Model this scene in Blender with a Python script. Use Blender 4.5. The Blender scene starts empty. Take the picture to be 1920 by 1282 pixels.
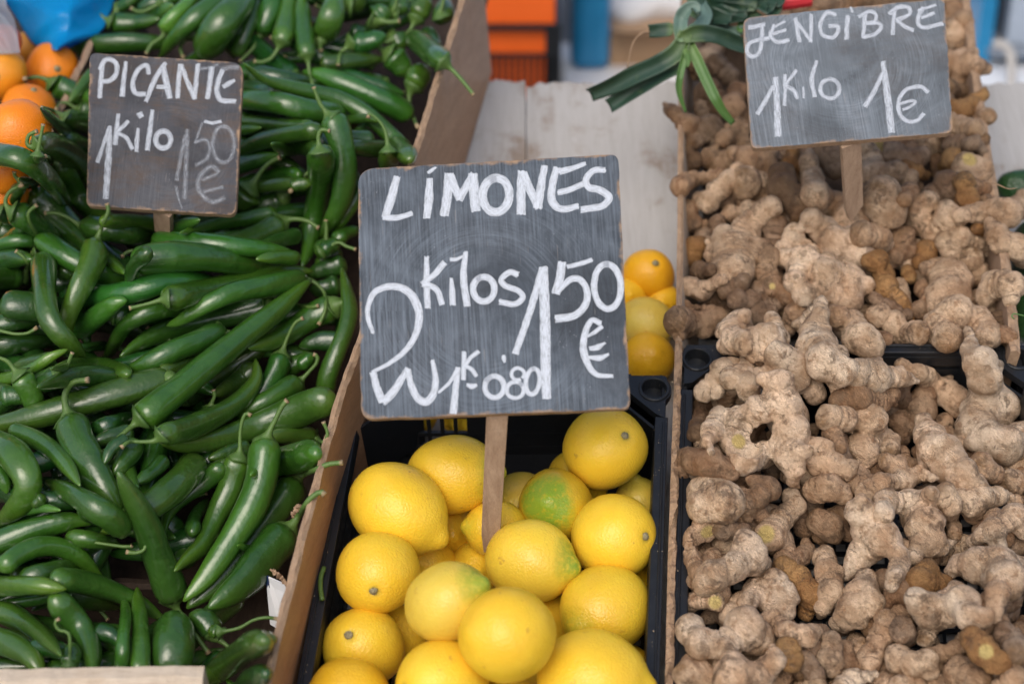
import bpy, math, random
import numpy as np
from mathutils import Matrix, Vector, noise as mnoise
R_ = math.radians
random.seed(7)
rng = np.random.default_rng(7)
scene = bpy.context.scene
COL = scene.collection

# ------------------------------------------------------------------ camera
FPX = 3400.0                       # focal length in pixels of a 1920 wide frame
TH, TILT, HC = R_(49), R_(20), 1.5  # view pitch against the table plane, slope of the stall, camera height over the table
T0 = np.array([0, 0, 0.35])
RX = np.array([[1, 0, 0], [0, math.cos(TILT), -math.sin(TILT)], [0, math.sin(TILT), math.cos(TILT)]])
CF = np.array([0, math.cos(TH), -math.sin(TH)])
CU = np.array([0, math.sin(TH), math.cos(TH)])
CX = np.array([1.0, 0, 0])
CC = np.array([0, 0, HC])
def W(p):
    """stall frame (table plane z = 0, sloping towards the customer) -> world"""
    return np.asarray(p, float) @ RX.T + T0
def P(px, py, d):
    """a point seen at a photograph pixel at depth d -> world"""
    px, py, d = np.broadcast_arrays(np.asarray(px, float), np.asarray(py, float), np.asarray(d, float))
    v = CC + d[..., None] * (CF + ((px - 960) / FPX)[..., None] * CX + ((641 - py) / FPX)[..., None] * CU)
    return W(v)
def zdepth(py, z):
    a = (641 - np.asarray(py, float)) / FPX
    return (HC - z) / (math.sin(TH) - a * math.cos(TH))
def PZ(px, py, z):
    return P(px, py, zdepth(py, z))
cam = bpy.data.cameras.new('camera')
camo = bpy.data.objects.new('camera', cam); COL.objects.link(camo)
camo.location = W(CC)
camo.rotation_euler = (R_(90) - (TH - TILT), 0, 0)
cam.lens = FPX * 36 / 1920; cam.sensor_width = 36; cam.sensor_fit = 'HORIZONTAL'
cam.clip_start = 0.05; cam.clip_end = 500
cam.dof.use_dof = True; cam.dof.focus_distance = 1.71; cam.dof.aperture_fstop = 3.3
scene.camera = camo

# ------------------------------------------------------------------ light
SUN_EL, SUN_AZ = R_(47), R_(200)   # azimuth clockwise from +Y
world = bpy.data.worlds.new('World'); scene.world = world; world.use_nodes = True
wn = world.node_tree
bg = wn.nodes['Background']
sky = wn.nodes.new('ShaderNodeTexSky'); sky.sky_type = 'NISHITA'; sky.sun_disc = False
sky.sun_elevation = SUN_EL; sky.sun_rotation = SUN_AZ
sky.air_density = 1.0; sky.dust_density = 4.0; sky.ozone_density = 0.8; sky.altitude = 100
wn.links.new(sky.outputs[0], bg.inputs[0]); bg.inputs[1].default_value = 0.145
sun = bpy.data.lights.new('sun', 'SUN'); suno = bpy.data.objects.new('sun', sun); COL.objects.link(suno)
sun.energy = 1.0; sun.angle = R_(42); sun.color = (1.0, 0.97, 0.93)
sd = Vector((math.sin(SUN_AZ) * math.cos(SUN_EL), math.cos(SUN_AZ) * math.cos(SUN_EL), math.sin(SUN_EL)))
suno.rotation_euler = (-sd).to_track_quat('-Z', 'Y').to_euler(); suno.location = (0, -2, 6)
scene.view_settings.view_transform = 'Standard'; scene.view_settings.look = 'None'
scene.view_settings.exposure = 0.24; scene.view_settings.gamma = 1.0
scene.render.engine = 'CYCLES'
scene.cycles.max_bounces = 8; scene.cycles.diffuse_bounces = 4; scene.cycles.transparent_max_bounces = 12
scene.cycles.use_denoising = True

# ------------------------------------------------------------------ helpers
def tag(o, label=None, cat=None, group=None, kind=None):
    if label: o['label'] = label
    if cat: o['category'] = cat
    if group: o['group'] = group
    if kind: o['kind'] = kind
    return o
def empty(name, loc):
    o = bpy.data.objects.new(name, None); COL.objects.link(o)
    o.location = Vector(loc); o.empty_display_size = 0.02
    return o
class MB:
    def __init__(s): s.v = []; s.f = []; s.m = []; s.n = 0
    def add(s, V, F, mi=0):
        V = np.asarray(V, float); s.v.append(V)
        for q in F: s.f.append(tuple(int(i) + s.n for i in q)); s.m.append(mi)
        s.n += len(V)
    def hexa(s, c, mi=0):
        """eight corners: bottom 0-3 (ccw), top 4-7"""
        s.add(c, [(3, 2, 1, 0), (4, 5, 6, 7), (0, 1, 5, 4), (1, 2, 6, 5), (2, 3, 7, 6), (3, 0, 4, 7)], mi)
    def box(s, x0, x1, y0, y1, z0, z1, fn=W, mi=0):
        s.hexa(fn(np.array([(x0, y0, z0), (x1, y0, z0), (x1, y1, z0), (x0, y1, z0), (x0, y0, z1), (x1, y0, z1), (x1, y1, z1), (x0, y1, z1)])), mi)
    def tube(s, pts, rad, n=10, mi=0, lobes=None, cap=True):
        V, F = tube(pts, rad, n, lobes, cap); s.add(V, F, mi)
def mk(name, V, F, mats, parent=None, loc=None, smooth=True, attrs=None, uv=None, mi=None, bevel=0):
    V = np.asarray(V, float)
    me = bpy.data.meshes.new(name)
    o = bpy.data.objects.new(name, me); COL.objects.link(o)
    if parent is not None:
        org = np.array(parent['_w']) if '_w' in parent else np.array(parent.location)
        o.parent = parent
        o['_w'] = [float(x) for x in org]
    else:
        if loc is None:
            lo = V[:, 2].min(); c = V.mean(0); org = np.array([c[0], c[1], lo])
        else: org = np.asarray(loc, float)
        o.location = org
        o['_w'] = [float(x) for x in org]
    me.from_pydata((V - org).tolist(), [], F)
    for m in (mats if isinstance(mats, (list, tuple)) else [mats]): me.materials.append(m)
    if mi is not None: me.polygons.foreach_set('material_index', mi)
    if smooth: me.polygons.foreach_set('use_smooth', [True] * len(me.polygons))
    for k, a in (attrs or {}).items():
        at = me.attributes.new(k, 'FLOAT', 'POINT'); at.data.foreach_set('value', np.asarray(a, np.float32))
    if uv is not None:
        l = me.uv_layers.new(name='UVMap'); li = np.zeros(len(me.loops), np.int32); me.loops.foreach_get('vertex_index', li)
        l.data.foreach_set('uv', np.asarray(uv, np.float32)[li].ravel())
    me.update()
    if bevel:
        b = o.modifiers.new('bevel', 'BEVEL'); b.width = bevel; b.segments = 2; b.limit_method = 'ANGLE'
    return o
def mkb(name, mb, mats, parent=None, **k):
    k.setdefault('smooth', False)
    return mk(name, np.concatenate(mb.v), mb.f, mats, parent, mi=mb.m, **k)
def catmull(pts, n):
    p = np.asarray(pts, float)
    if len(p) == 1: return np.repeat(p, n, 0)
    q = np.vstack([2 * p[0] - p[1], p, 2 * p[-1] - p[-2]])
    seg = np.linalg.norm(np.diff(p, axis=0)[:, :2], axis=1) + 1e-9
    cum = np.concatenate([[0], np.cumsum(seg)]); t = np.linspace(0, cum[-1], n)
    i = np.clip(np.searchsorted(cum, t, 'right') - 1, 0, len(p) - 2)
    u = ((t - cum[i]) / seg[i])[:, None]
    a, b, c, d = q[i], q[i + 1], q[i + 2], q[i + 3]
    return 0.5 * (2 * b + (c - a) * u + (2 * a - 5 * b + 4 * c - d) * u ** 2 + (3 * b - a - 3 * c + d) * u ** 3)
def frames(pts):
    p = np.asarray(pts, float); t = np.gradient(p, axis=0); t /= np.linalg.norm(t, axis=1)[:, None] + 1e-12
    nrm = np.cross(t[0], [0.13, 0.4, 0.9]); nrm /= np.linalg.norm(nrm)
    N = [nrm]
    for i in range(1, len(p)):
        v = N[-1] - t[i] * np.dot(N[-1], t[i]); N.append(v / (np.linalg.norm(v) + 1e-12))
    N = np.array(N); return t, N, np.cross(t, N)
def tube(pts, rad, n=10, lobes=None, cap=True):
    p = np.asarray(pts, float); rad = np.broadcast_to(np.asarray(rad, float), (len(p),))
    t, N, B = frames(p)
    a = np.linspace(0, 2 * np.pi, n, endpoint=False)
    r = rad[:, None] * (np.ones((len(p), n)) if lobes is None else lobes)
    V = p[:, None] + r[..., None] * (np.cos(a)[None, :, None] * N[:, None] + np.sin(a)[None, :, None] * B[:, None])
    F = []
    for i in range(len(p) - 1):
        for j in range(n):
            k = (j + 1) % n; F.append((i * n + j, i * n + k, (i + 1) * n + k, (i + 1) * n + j))
    V = V.reshape(-1, 3)
    if cap:
        V = np.vstack([V, p[0], p[-1]]); c0, c1 = len(V) - 2, len(V) - 1
        for j in range(n):
            k = (j + 1) % n; F.append((k, j, c0)); F.append(((len(p) - 1) * n + j, (len(p) - 1) * n + k, c1))
    return V, F

# ------------------------------------------------------------------ materials
class NT:
    def __init__(s, name):
        s.m = bpy.data.materials.new(name); s.m.use_nodes = True; s.t = s.m.node_tree
        s.b = s.t.nodes['Principled BSDF']; s.out = s.t.nodes['Material Output']
    def set(s, sock, v):
        if isinstance(v, bpy.types.NodeSocket): s.t.links.new(v, sock)
        elif v is not None:
            if hasattr(sock.default_value, '__len__') and not hasattr(v, '__len__'): v = (v,) * len(sock.default_value)
            if hasattr(v, '__len__') and len(v) == 3 and len(sock.default_value) == 4: v = (*v, 1)
            sock.default_value = v
    def n(s, typ, props=None, out=0, **inp):
        nd = s.t.nodes.new('ShaderNode' + typ)
        for k, v in (props or {}).items(): setattr(nd, k, v)
        for k, v in inp.items():
            k2 = int(k[1:]) if k[0] == 'i' and k[1:].isdigit() else k.replace('_', ' ')
            s.set(nd.inputs[k2], v)
        return nd.outputs[out]
    def coord(s, which='Object'): return s.n('TexCoord', out=which) if False else s.t.nodes.new('ShaderNodeTexCoord').outputs[which]
    def mapping(s, v, scale=(1, 1, 1), rot=(0, 0, 0), loc=(0, 0, 0)): return s.n('Mapping', Vector=v, Scale=scale, Rotation=rot, Location=loc)
    def noise(s, v, scale, detail=4, rough=0.55, dist=0, out=0): return s.n('TexNoise', Vector=v, Scale=scale, Detail=detail, Roughness=rough, Distortion=dist, out=out)
    def vor(s, v, scale, feature='F1', out=0, **k): return s.n('TexVoronoi', {'feature': feature}, Vector=v, Scale=scale, out=out, **k)
    def ramp(s, f, stops):
        nd = s.t.nodes.new('ShaderNodeValToRGB'); s.set(nd.inputs[0], f); el = nd.color_ramp.elements
        while len(el) < len(stops): el.new(0.5)
        for e, (p, c) in zip(el, stops):
            e.position = p; e.color = (c, c, c, 1) if not hasattr(c, '__len__') else (*c, 1)
        return nd.outputs[0]
    def mix(s, f, a, b, mode='MIX'):
        nd = s.t.nodes.new('ShaderNodeMix'); nd.data_type = 'RGBA'; nd.blend_type = mode
        s.set(nd.inputs[0], f); s.set(nd.inputs[6], a); s.set(nd.inputs[7], b); return nd.outputs[2]
    def math(s, op, a, b=None, clamp=False):
        nd = s.t.nodes.new('ShaderNodeMath'); nd.operation = op; nd.use_clamp = clamp; s.set(nd.inputs[0], a)
        if b is not None: s.set(nd.inputs[1], b)
        return nd.outputs[0]
    def attr(s, name): return s.n('Attribute', {'attribute_name': name}, out='Fac')
    def objc(s, which='Color'): return s.t.nodes.new('ShaderNodeObjectInfo').outputs[which]
    def bump(s, h, strength=0.3, dist=0.001, nrm=None):
        nd = s.t.nodes.new('ShaderNodeBump'); nd.inputs['Strength'].default_value = strength; nd.inputs['Distance'].default_value = dist
        s.set(nd.inputs['Height'], h)
        if nrm is not None: s.set(nd.inputs['Normal'], nrm)
        return nd.outputs[0]
    def p(s, **k):
        for a, v in k.items(): s.set(s.b.inputs[a.replace('_', ' ')], v)
        return s
    def done(s): return s.m
def off_coord(m):
    """object coordinates moved by the object's own random number, so copies differ"""
    v = m.t.nodes.new('ShaderNodeVectorMath'); v.operation = 'ADD'
    m.set(v.inputs[0], m.coord()); r = m.math('MULTIPLY', m.objc('Random'), 37.0); m.set(v.inputs[1], r)
    return v.outputs[0]

def mat_chilli():
    m = NT('chilli skin'); c = off_coord(m); t = m.attr('t'); oc = m.objc()
    n1 = m.noise(c, 28, 3); n2 = m.noise(c, 220, 3)
    col = m.mix(m.ramp(n1, [(0.3, 0.0), (0.7, 1.0)]), m.mix(1.0, oc, (0.60, 0.70, 0.66), 'MULTIPLY'), oc)
    col = m.mix(m.ramp(t, [(0.62, 0.0), (1.0, 0.75)]), col, m.mix(1.0, oc, (1.9, 1.45, 1.2), 'MULTIPLY'))
    col = m.mix(m.ramp(t, [(0.0, 0.5), (0.12, 0.0)]), col, m.mix(1.0, oc, (1.7, 1.35, 1.1), 'MULTIPLY'))
    sp = m.vor(c, 260); spk = m.math('MULTIPLY', m.ramp(sp, [(0.05, 1.0), (0.09, 0.0)]), m.ramp(m.noise(c, 34, 1), [(0.62, 0.0), (0.68, 1.0)]))
    col = m.mix(m.math('MULTIPLY', spk, 0.7), col, (0.42, 0.44, 0.30))
    w = m.n('TexWave', {'wave_type': 'BANDS', 'bands_direction': 'X'}, Vector=m.mapping(c, (1, 1, 1)), Scale=40, Distortion=9, Detail=2)
    h = m.mix(0.25, m.noise(c, 55, 2), m.noise(c, 170, 2))
    m.p(Base_Color=col, Roughness=m.ramp(n2, [(0.2, 0.28), (0.8, 0.40)]), IOR=1.5, Coat_Weight=0.75, Coat_Roughness=0.08,
        Subsurface_Weight=0.08, Subsurface_Radius=(0.3, 1.0, 0.2), Subsurface_Scale=0.003, Normal=m.bump(m.mix(m.math('MULTIPLY', m.ramp(m.noise(c, 16, 2), [(0.48, 0.0), (0.62, 1.0)]), 0.5), h, m.noise(c, 120, 4, 0.7)), 0.5, 0.005))
    return m.done()
def mat_stem():
    m = NT('chilli stem'); c = off_coord(m); t = m.attr('t'); n1 = m.noise(c, 90, 4)
    col = m.mix(n1, (0.060, 0.125, 0.022), (0.115, 0.20, 0.045))
    col = m.mix(m.ramp(t, [(0.93, 0.0), (0.97, 1.0)]), col, (0.30, 0.22, 0.12))
    col = m.mix(m.ramp(t, [(0.0, 0.55), (0.2, 0.0)]), col, (0.035, 0.095, 0.018))
    m.p(Base_Color=col, Roughness=0.48, Normal=m.bump(m.noise(c, 500, 3), 0.35, 0.0012))
    return m.done()
def mat_ginger():
    m = NT('ginger skin'); c = off_coord(m); oc = m.objc(); ring = m.attr('ring'); tip = m.attr('tip'); cut = m.attr('cut')
    big = m.noise(c, 26, 5, 0.6); mid = m.noise(c, 95, 6, 0.65); fine = m.noise(c, 420, 4, 0.7)
    col = m.mix(m.ramp(big, [(0.38, 0.0), (0.60, 1.0)]), m.mix(1.0, oc, (0.60, 0.52, 0.45), 'MULTIPLY'), oc)
    col = m.mix(m.ramp(mid, [(0.35, 0.8), (0.47, 0.0)]), col, m.mix(1.0, oc, (0.44, 0.34, 0.26), 'MULTIPLY'))
    col = m.mix(m.ramp(fine, [(0.34, 0.5), (0.45, 0.0)]), col, m.mix(1.0, oc, (0.50, 0.42, 0.36), 'MULTIPLY'))
    col = m.mix(m.ramp(mid, [(0.58, 0.0), (0.74, 0.55)]), col, m.mix(1.0, oc, (1.25, 1.28, 1.32), 'MULTIPLY'))
    rw = m.math('ADD', m.math('MULTIPLY', ring, 130.0), m.math('MULTIPLY', m.noise(c, 55, 3), 1.0))
    rr = m.math('ABSOLUTE', m.math('SUBTRACT', m.math('FRACT', rw), 0.5))
    line = m.math('MULTIPLY', m.ramp(rr, [(0.02, 1.0), (0.085, 0.0)]), m.ramp(m.noise(c, 48, 2), [(0.46, 0.0), (0.60, 1.0)]))
    col = m.mix(m.math('MULTIPLY', line, 0.70), col, (0.10, 0.062, 0.038))
    scab = m.math('MULTIPLY', m.ramp(m.noise(c, 44, 5, 0.7), [(0.55, 0.0), (0.63, 1.0)]), m.ramp(fine, [(0.3, 0.5), (0.6, 1.0)]))
    col = m.mix(m.math('MULTIPLY', scab, 0.75), col, m.mix(fine, (0.075, 0.050, 0.036), (0.20, 0.125, 0.065)))
    tp = m.math('MULTIPLY', tip, m.ramp(mid, [(0.3, 1.0), (0.65, 0.25)]))
    col = m.mix(m.math('MULTIPLY', tp, 0.8), col, m.mix(m.noise(c, 150, 4), (0.085, 0.058, 0.045), (0.36, 0.20, 0.07)))
    pk = m.ramp(m.noise(c, 17, 3), [(0.42, 0.0), (0.62, 1.0)]); col = m.mix(m.math('MULTIPLY', pk, 0.35), col, m.mix(1.0, col, (1.12, 0.92, 0.80), 'MULTIPLY'))
    flesh = m.mix(m.noise(c, 60, 3), (0.50, 0.34, 0.10), (0.66, 0.53, 0.22))
    col = m.mix(cut, col, flesh)
    fib = m.n('TexWave', {'wave_type': 'BANDS'}, Vector=m.mapping(c, (1, 1, 1), (0.5, 0.9, 0.2)), Scale=170, Distortion=14, Detail=3, Detail_Scale=1.5)
    h = m.mix(0.40, m.mix(0.45, mid, fine), m.mix(0.55, fib, m.math('SUBTRACT', 1.0, line)))
    m.p(Base_Color=col, Roughness=m.ramp(mid, [(0.3, 0.62), (0.7, 0.88)]), Specular_IOR_Level=0.35, Normal=m.bump(h, 1.0, 0.0045))
    return m.done()
def mat_lemon(name='lemon peel', pore=430, small=0.6):
    m = NT(name); c = off_coord(m); oc = m.objc(); al = m.objc('Alpha'); t = m.attr('t')
    n1 = m.noise(c, 22, 3); n2 = m.noise(c, 9, 2)
    col = m.mix(m.ramp(n1, [(0.3, 0.0), (0.7, 1.0)]), m.mix(1.0, oc, (0.90, 0.80, 0.75), 'MULTIPLY'), oc)
    g = m.math('MULTIPLY', al, m.ramp(m.math('ADD', t, m.math('MULTIPLY', m.math('SUBTRACT', n2, 0.5), 0.5)), [(0.84, 0.0), (1.0, 1.0)]))
    g = m.math('MULTIPLY', g, m.ramp(m.noise(c, 190, 3, 0.7), [(0.30, 0.35), (0.58, 1.0)]))
    col = m.mix(g, col, (0.25, 0.36, 0.028))
    col = m.mix(m.math('MULTIPLY', m.ramp(m.noise(c, 11, 3), [(0.45, 0.0), (0.70, 1.0)]), 0.35), col, m.mix(1.0, col, (0.93, 0.80, 0.6), 'MULTIPLY'))
    col = m.mix(m.ramp(t, [(0.0012, 0.8), (0.004, 0.25), (0.009, 0.0)]), col, (0.20, 0.20, 0.05))
    sc = m.math('MULTIPLY', m.ramp(m.noise(c, 75, 4, 0.7), [(0.64, 0.0), (0.72, 1.0)]), 0.6)
    col = m.mix(sc, col, (0.42, 0.20, 0.04))
    pr = m.mix(0.45, m.ramp(m.vor(c, pore), [(0.0, 0.0), (small, 1.0)]), m.noise(c, pore * 0.8, 2, 0.6))
    h = m.mix(0.45, pr, m.noise(c, 75, 3))
    m.p(Base_Color=col, Roughness=m.ramp(n1, [(0.3, 0.27), (0.7, 0.38)]), IOR=1.45, Subsurface_Weight=0.12, Subsurface_Radius=(1.0, 0.6, 0.1),
        Subsurface_Scale=0.004, Normal=m.bump(h, 0.52, 0.0017))
    return m.done()
def mat_button():
    m = NT('fruit stem end'); c = off_coord(m)
    m.p(Base_Color=m.mix(m.noise(c, 700, 3), (0.10, 0.095, 0.035), (0.44, 0.37, 0.22)), Roughness=0.75, Normal=m.bump(m.noise(c, 900, 3), 0.6, 0.001))
    return m.done()
def mat_wood(name, c0, c1, scale=1.0, rough=0.7, axis=1, stain=(0.12, 0.08, 0.05), stain_amt=0.35, bump=0.3):
    m = NT(name); c = m.coord()
    st = [26 * scale] * 3; st[axis] = 1.6 * scale
    g = m.noise(m.mapping(c, st), 4, 8, 0.62, 0.4); f = m.noise(m.mapping(c, [x * 9 for x in st]), 4, 4, 0.6)
    col = m.mix(m.ramp(g, [(0.25, 0.0), (0.72, 1.0)]), c0, c1)
    col = m.mix(m.math('MULTIPLY', m.ramp(f, [(0.40, 1.0), (0.55, 0.0)]), 0.35), col, m.mix(1.0, col, (0.55, 0.5, 0.45), 'MULTIPLY'))
    b = m.noise(c, 14 * scale, 5, 0.65)
    col = m.mix(m.math('MULTIPLY', m.ramp(b, [(0.55, 0.0), (0.72, 1.0)]), stain_amt), col, stain)
    m.p(Base_Color=col, Roughness=rough, Specular_IOR_Level=0.3, Normal=m.bump(m.mix(0.5, g, f), bump, 0.002))
    return m.done()
def mat_plain(name, col, rough=0.4, var=0.15, scale=60, bump=0.1, spec=0.5, dust=0.0):
    m = NT(name); c = off_coord(m); n1 = m.noise(c, scale, 5)
    cc = m.mix(n1, [x * (1 - var) for x in col], [min(1, x * (1 + var)) for x in col])
    if dust:
        d = m.math('MULTIPLY', m.ramp(m.noise(c, scale * 5, 5, 0.75), [(0.58, 0.0), (0.75, 1.0)]), dust)
        cc = m.mix(d, cc, (0.30, 0.28, 0.25))
    m.p(Base_Color=cc, Roughness=m.ramp(n1, [(0.2, rough * 0.8), (0.8, min(1, rough * 1.25))]), Specular_IOR_Level=spec, Normal=m.bump(m.noise(c, scale * 8, 3), bump, 0.001))
    return m.done()
M = {}
M['chilli'] = mat_chilli(); M['stem'] = mat_stem(); M['ginger'] = mat_ginger(); M['lemon'] = mat_lemon(); M['button'] = mat_button()
M['orange'] = mat_lemon('orange peel', 650, 0.5)
M['black'] = mat_plain('black plastic', (0.011, 0.0125, 0.015), 0.36, 0.3, 70, 0.12, 0.5, 0.10)
M['board_face'] = mat_wood('divider veneer', (0.34, 0.18, 0.09), (0.47, 0.27, 0.15), 0.8, 0.45, 1, (0.18, 0.09, 0.04), 0.3)
M['raw'] = mat_wood('raw split wood', (0.30, 0.19, 0.115), (0.50, 0.345, 0.225), 2.2, 0.9, 1, (0.16, 0.10, 0.06), 0.5, 0.8)
M['stake'] = mat_wood('stake wood', (0.27, 0.175, 0.115), (0.46, 0.33, 0.23), 1.6, 0.75, 2, (0.05, 0.045, 0.04), 0.5, 0.4)
M['pale'] = mat_wood('pale crate wood', (0.50, 0.40, 0.29), (0.66, 0.56, 0.44), 1.4, 0.75, 0, (0.36, 0.24, 0.13), 0.3, 0.3)
M['darkwood'] = mat_wood('dark crate wood', (0.030, 0.020, 0.014), (0.07, 0.046, 0.031), 1.4, 0.8, 1)
# ------------------------------------------------------------------ ground, table, crates
ID = lambda a: np.asarray(a, float)
def mat_ground():
    m = NT('street paving'); c = m.coord()
    n = m.noise(c, 1.3, 5); f = m.noise(c, 40, 4)
    m.p(Base_Color=m.mix(n, m.mix(f, (0.12, 0.12, 0.12), (0.20, 0.195, 0.19)), m.mix(f, (0.16, 0.155, 0.15), (0.25, 0.245, 0.235))), Roughness=0.85, Normal=m.bump(f, 0.4, 0.004))
    return m.done()
tag(mk('ground', [(-60, -60, 0), (60, -60, 0), (60, 60, 0), (-60, 60, 0)], [(0, 1, 2, 3)], mat_ground(), loc=(0, 0, 0)), kind='structure')
def mat_table():
    m = NT('whitewashed table wood'); c = m.coord()
    g = m.noise(m.mapping(c, (30, 1.4, 1.4)), 3.5, 8, 0.66, 0.5); f = m.noise(m.mapping(c, (260, 9, 9)), 3, 4); b = m.noise(c, 9, 5, 0.7); b2 = m.noise(m.mapping(c, (40, 12, 12)), 1, 4, 0.7)
    col = m.mix(m.ramp(g, [(0.3, 0.0), (0.7, 1.0)]), (0.40, 0.39, 0.375), (0.47, 0.465, 0.455))
    col = m.mix(m.math('MULTIPLY', m.ramp(f, [(0.36, 1.0), (0.50, 0.0)]), 0.30), col, (0.29, 0.265, 0.24))
    col = m.mix(m.math('MULTIPLY', m.math('MULTIPLY', m.ramp(b, [(0.50, 0.0), (0.62, 1.0)]), m.ramp(b2, [(0.42, 0.0), (0.6, 1.0)])), 0.75), col, (0.23, 0.165, 0.115))
    m.p(Base_Color=col, Roughness=0.7, Specular_IOR_Level=0.3, Normal=m.bump(m.mix(0.5, g, f), 0.25, 0.001))
    return m.done()
M['table'] = mat_table()
M['white'] = mat_plain('white enamel', (0.80, 0.82, 0.84), 0.5, 0.06, 20)
M['orangeplastic'] = mat_plain('orange plastic', (0.80, 0.125, 0.014), 0.4, 0.1, 20)
M['blueplastic'] = mat_plain('blue plastic', (0.016, 0.20, 0.40), 0.35, 0.15, 12)
M['cardboard'] = mat_plain('corrugated cardboard', (0.42, 0.27, 0.155), 0.85, 0.15, 25)
M['greymetal'] = mat_plain('grey painted metal', (0.22, 0.25, 0.29), 0.5, 0.15, 15)
M['cloth'] = mat_plain('white sack cloth', (0.62, 0.62, 0.62), 0.9, 0.12, 30, 0.3)
FAR = 1.733
t = empty('market_table', W((0, 1.2, -0.03)))
tag(t, 'whitewashed wooden stall table under the crates, frayed along its far edge', 'table')
def planks(parent, x0, x1, y0, y1, widths):
    x = x0
    for i, w in enumerate(widths):
        xe = min(x1, x + w); n = 90
        xs = np.linspace(x + 0.0006, xe - 0.0006, max(4, int((xe - x) / 0.004)))
        fr = np.convolve(rng.normal(0, 1, len(xs) + 4), np.ones(3) / 3, 'same')[2:-2] * 0.0042 + rng.normal(0, .003)
        top0 = [(q, y0, 0) for q in xs]; top1 = [(q, FAR + f_ if y1 is None else y1, -0.0007 * (i % 2)) for q, f_ in zip(xs, fr)]
        V = np.array(top0 + top1 + [(a, b, c - 0.022) for a, b, c in top0 + top1]); N = len(xs); F = []
        for k in range(N - 1):
            F += [(k, k + 1, N + k + 1, N + k), (2 * N + k + 1, 2 * N + k, 3 * N + k, 3 * N + k + 1), (N + k, N + k + 1, 3 * N + k + 1, 3 * N + k), (k + 1, k, 2 * N + k, 2 * N + k + 1)]
        F += [(0, N, 3 * N, 2 * N), (N - 1, 3 * N - 1, 4 * N - 1, 2 * N - 1)]
        mk('plank', W(V), F, M['table'], parent, smooth=False)
        x = xe
        if x >= x1 - 1e-6: break
planks(t, -0.95, 1.25, 0.55, None, [0.967, 1.30])
for x in (-0.85, 1.15):
    for y in (0.62, 1.66):
        mb = MB(); p = W((x, y, -0.022)); mb.box(p[0] - .025, p[0] + .025, p[1] - .025, p[1] + .025, 0, p[2] - 0.012, ID); mkb('leg', mb, M['darkwood'], t)

def plank_wall(name, bot, top, thick, mats, parent=None, jit=0.0015, n=90, zj=0.0012, side=-1):
    """a board standing on edge; bot/top are polylines in the stall frame, split grain on its upper edge"""
    bot, top = np.asarray(bot, float), np.asarray(top, float)
    def rs(a): 
        s = np.concatenate([[0], np.cumsum(np.linalg.norm(np.diff(a, axis=0), axis=1))]); u = np.linspace(0, s[-1], n); return np.stack([np.interp(u, s, a[:, k]) for k in range(3)], 1)
    b, tt = rs(bot), rs(top); tg = np.gradient(b, axis=0); tg[:, 2] = 0; tg /= np.linalg.norm(tg, axis=1)[:, None]; nn = np.stack([tg[:, 1], -tg[:, 0], 0 * tg[:, 0]], 1) * side
    j1 = np.convolve(rng.normal(0, 1, n + 4), np.ones(3) / 3, 'same')[2:-2] * zj * 1.5; j2 = np.convolve(rng.normal(0, 1, n + 4), np.ones(3) / 3, 'same')[2:-2] * zj * 1.5
    o1 = (np.convolve(rng.normal(0, 1, n + 6), np.ones(5) / 5, 'same')[3:-3] * jit)[:, None]; z = np.array([0, 0, 1.0])
    mid = tt + nn * thick * 0.5 + z * (np.maximum(j1, j2) + 0.0012)[:, None]
    rows = [b, b + (tt - b) * 0.5, tt + z * (j1 - 0.0008)[:, None], mid + nn * o1, tt + nn * (thick + 0.3 * o1) + z * (j2 - 0.001)[:, None], b + (tt - b) * 0.5 + nn * thick, b + nn * thick]
    V = np.concatenate(rows); F = []; mi = []
    for r in range(6):
        for k in range(n - 1): F.append((r * n + k, (r + 1) * n + k, (r + 1) * n + k + 1, r * n + k + 1)); mi.append(1 if r in (2, 3) else 0)
    F.append(tuple(r * n for r in range(6, -1, -1))); F.append(tuple(r * n + n - 1 for r in range(7))); mi += [1, 1]
    return mk(name, W(V), F, mats, parent, smooth=False, mi=mi)
# leaning divider between chillies and lemons
ZT = 0.19
px_top = [(470, 1370), (490, 1282), (547, 1050), (604, 830), (636, 725), (668, 640), (716, 475), (765, 305), (812, 155), (860, 0), (890, -95)]
def inv(px, py, z):
    d = float(zdepth(py, z)); a = (641 - py) / FPX
    return np.array([(px - 960) / FPX * d, d * (math.cos(TH) + a * math.sin(TH)), z])
top = [inv(x, y, ZT) for x, y in px_top]
bot = []
for p in top:
    u = np.clip((p[1] - 0.7) / 1.0, 0, 1.2); bot.append(np.array([p[0] + 0.005 + 0.006 * u, p[1], 0.002]))
tag(plank_wall('divider_board', bot, top, 0.0075, [M['board_face'], M['raw']], side=1, n=180, zj=0.0016, jit=0.0025), 'brown plywood board on edge between the green chillies and the lemon crate', 'divider board')
# thin divider between lemons and ginger = left wall of the wooden ginger crate
def thin(px_line, z, z0=0.002, lean=0.0): 
    tp = [inv(x, y, z) for x, y in px_line]; return [np.array([p[0] + lean, p[1], z0]) for p in tp], tp
b_, t_ = thin([(1238, 1370), (1247, 1282), (1252, 1060), (1259, 850), (1266, 640)], 0.125, lean=0.006)
tag(plank_wall('divider_strip', b_, t_, 0.0072, [M['board_face'], M['raw']], side=1, n=150, zj=0.0022, jit=0.003), 'thin raw-edged wooden strip between the lemon crate and the black ginger crate', 'divider strip')
gc = empty('wooden_crate', W(inv(1590, 400, 0.0))); tag(gc, 'wooden crate holding the rear ginger heap, rough side boards', 'crate')
b_, t_ = thin([(1266.5, 638), (1270, 430), (1272, 150), (1281, 0), (1284, -60)], 0.128, lean=0.026); plank_wall('side_board', b_, t_, 0.0065, [M['pale'], M['raw']], gc, side=1, n=120, zj=0.001)
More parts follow.
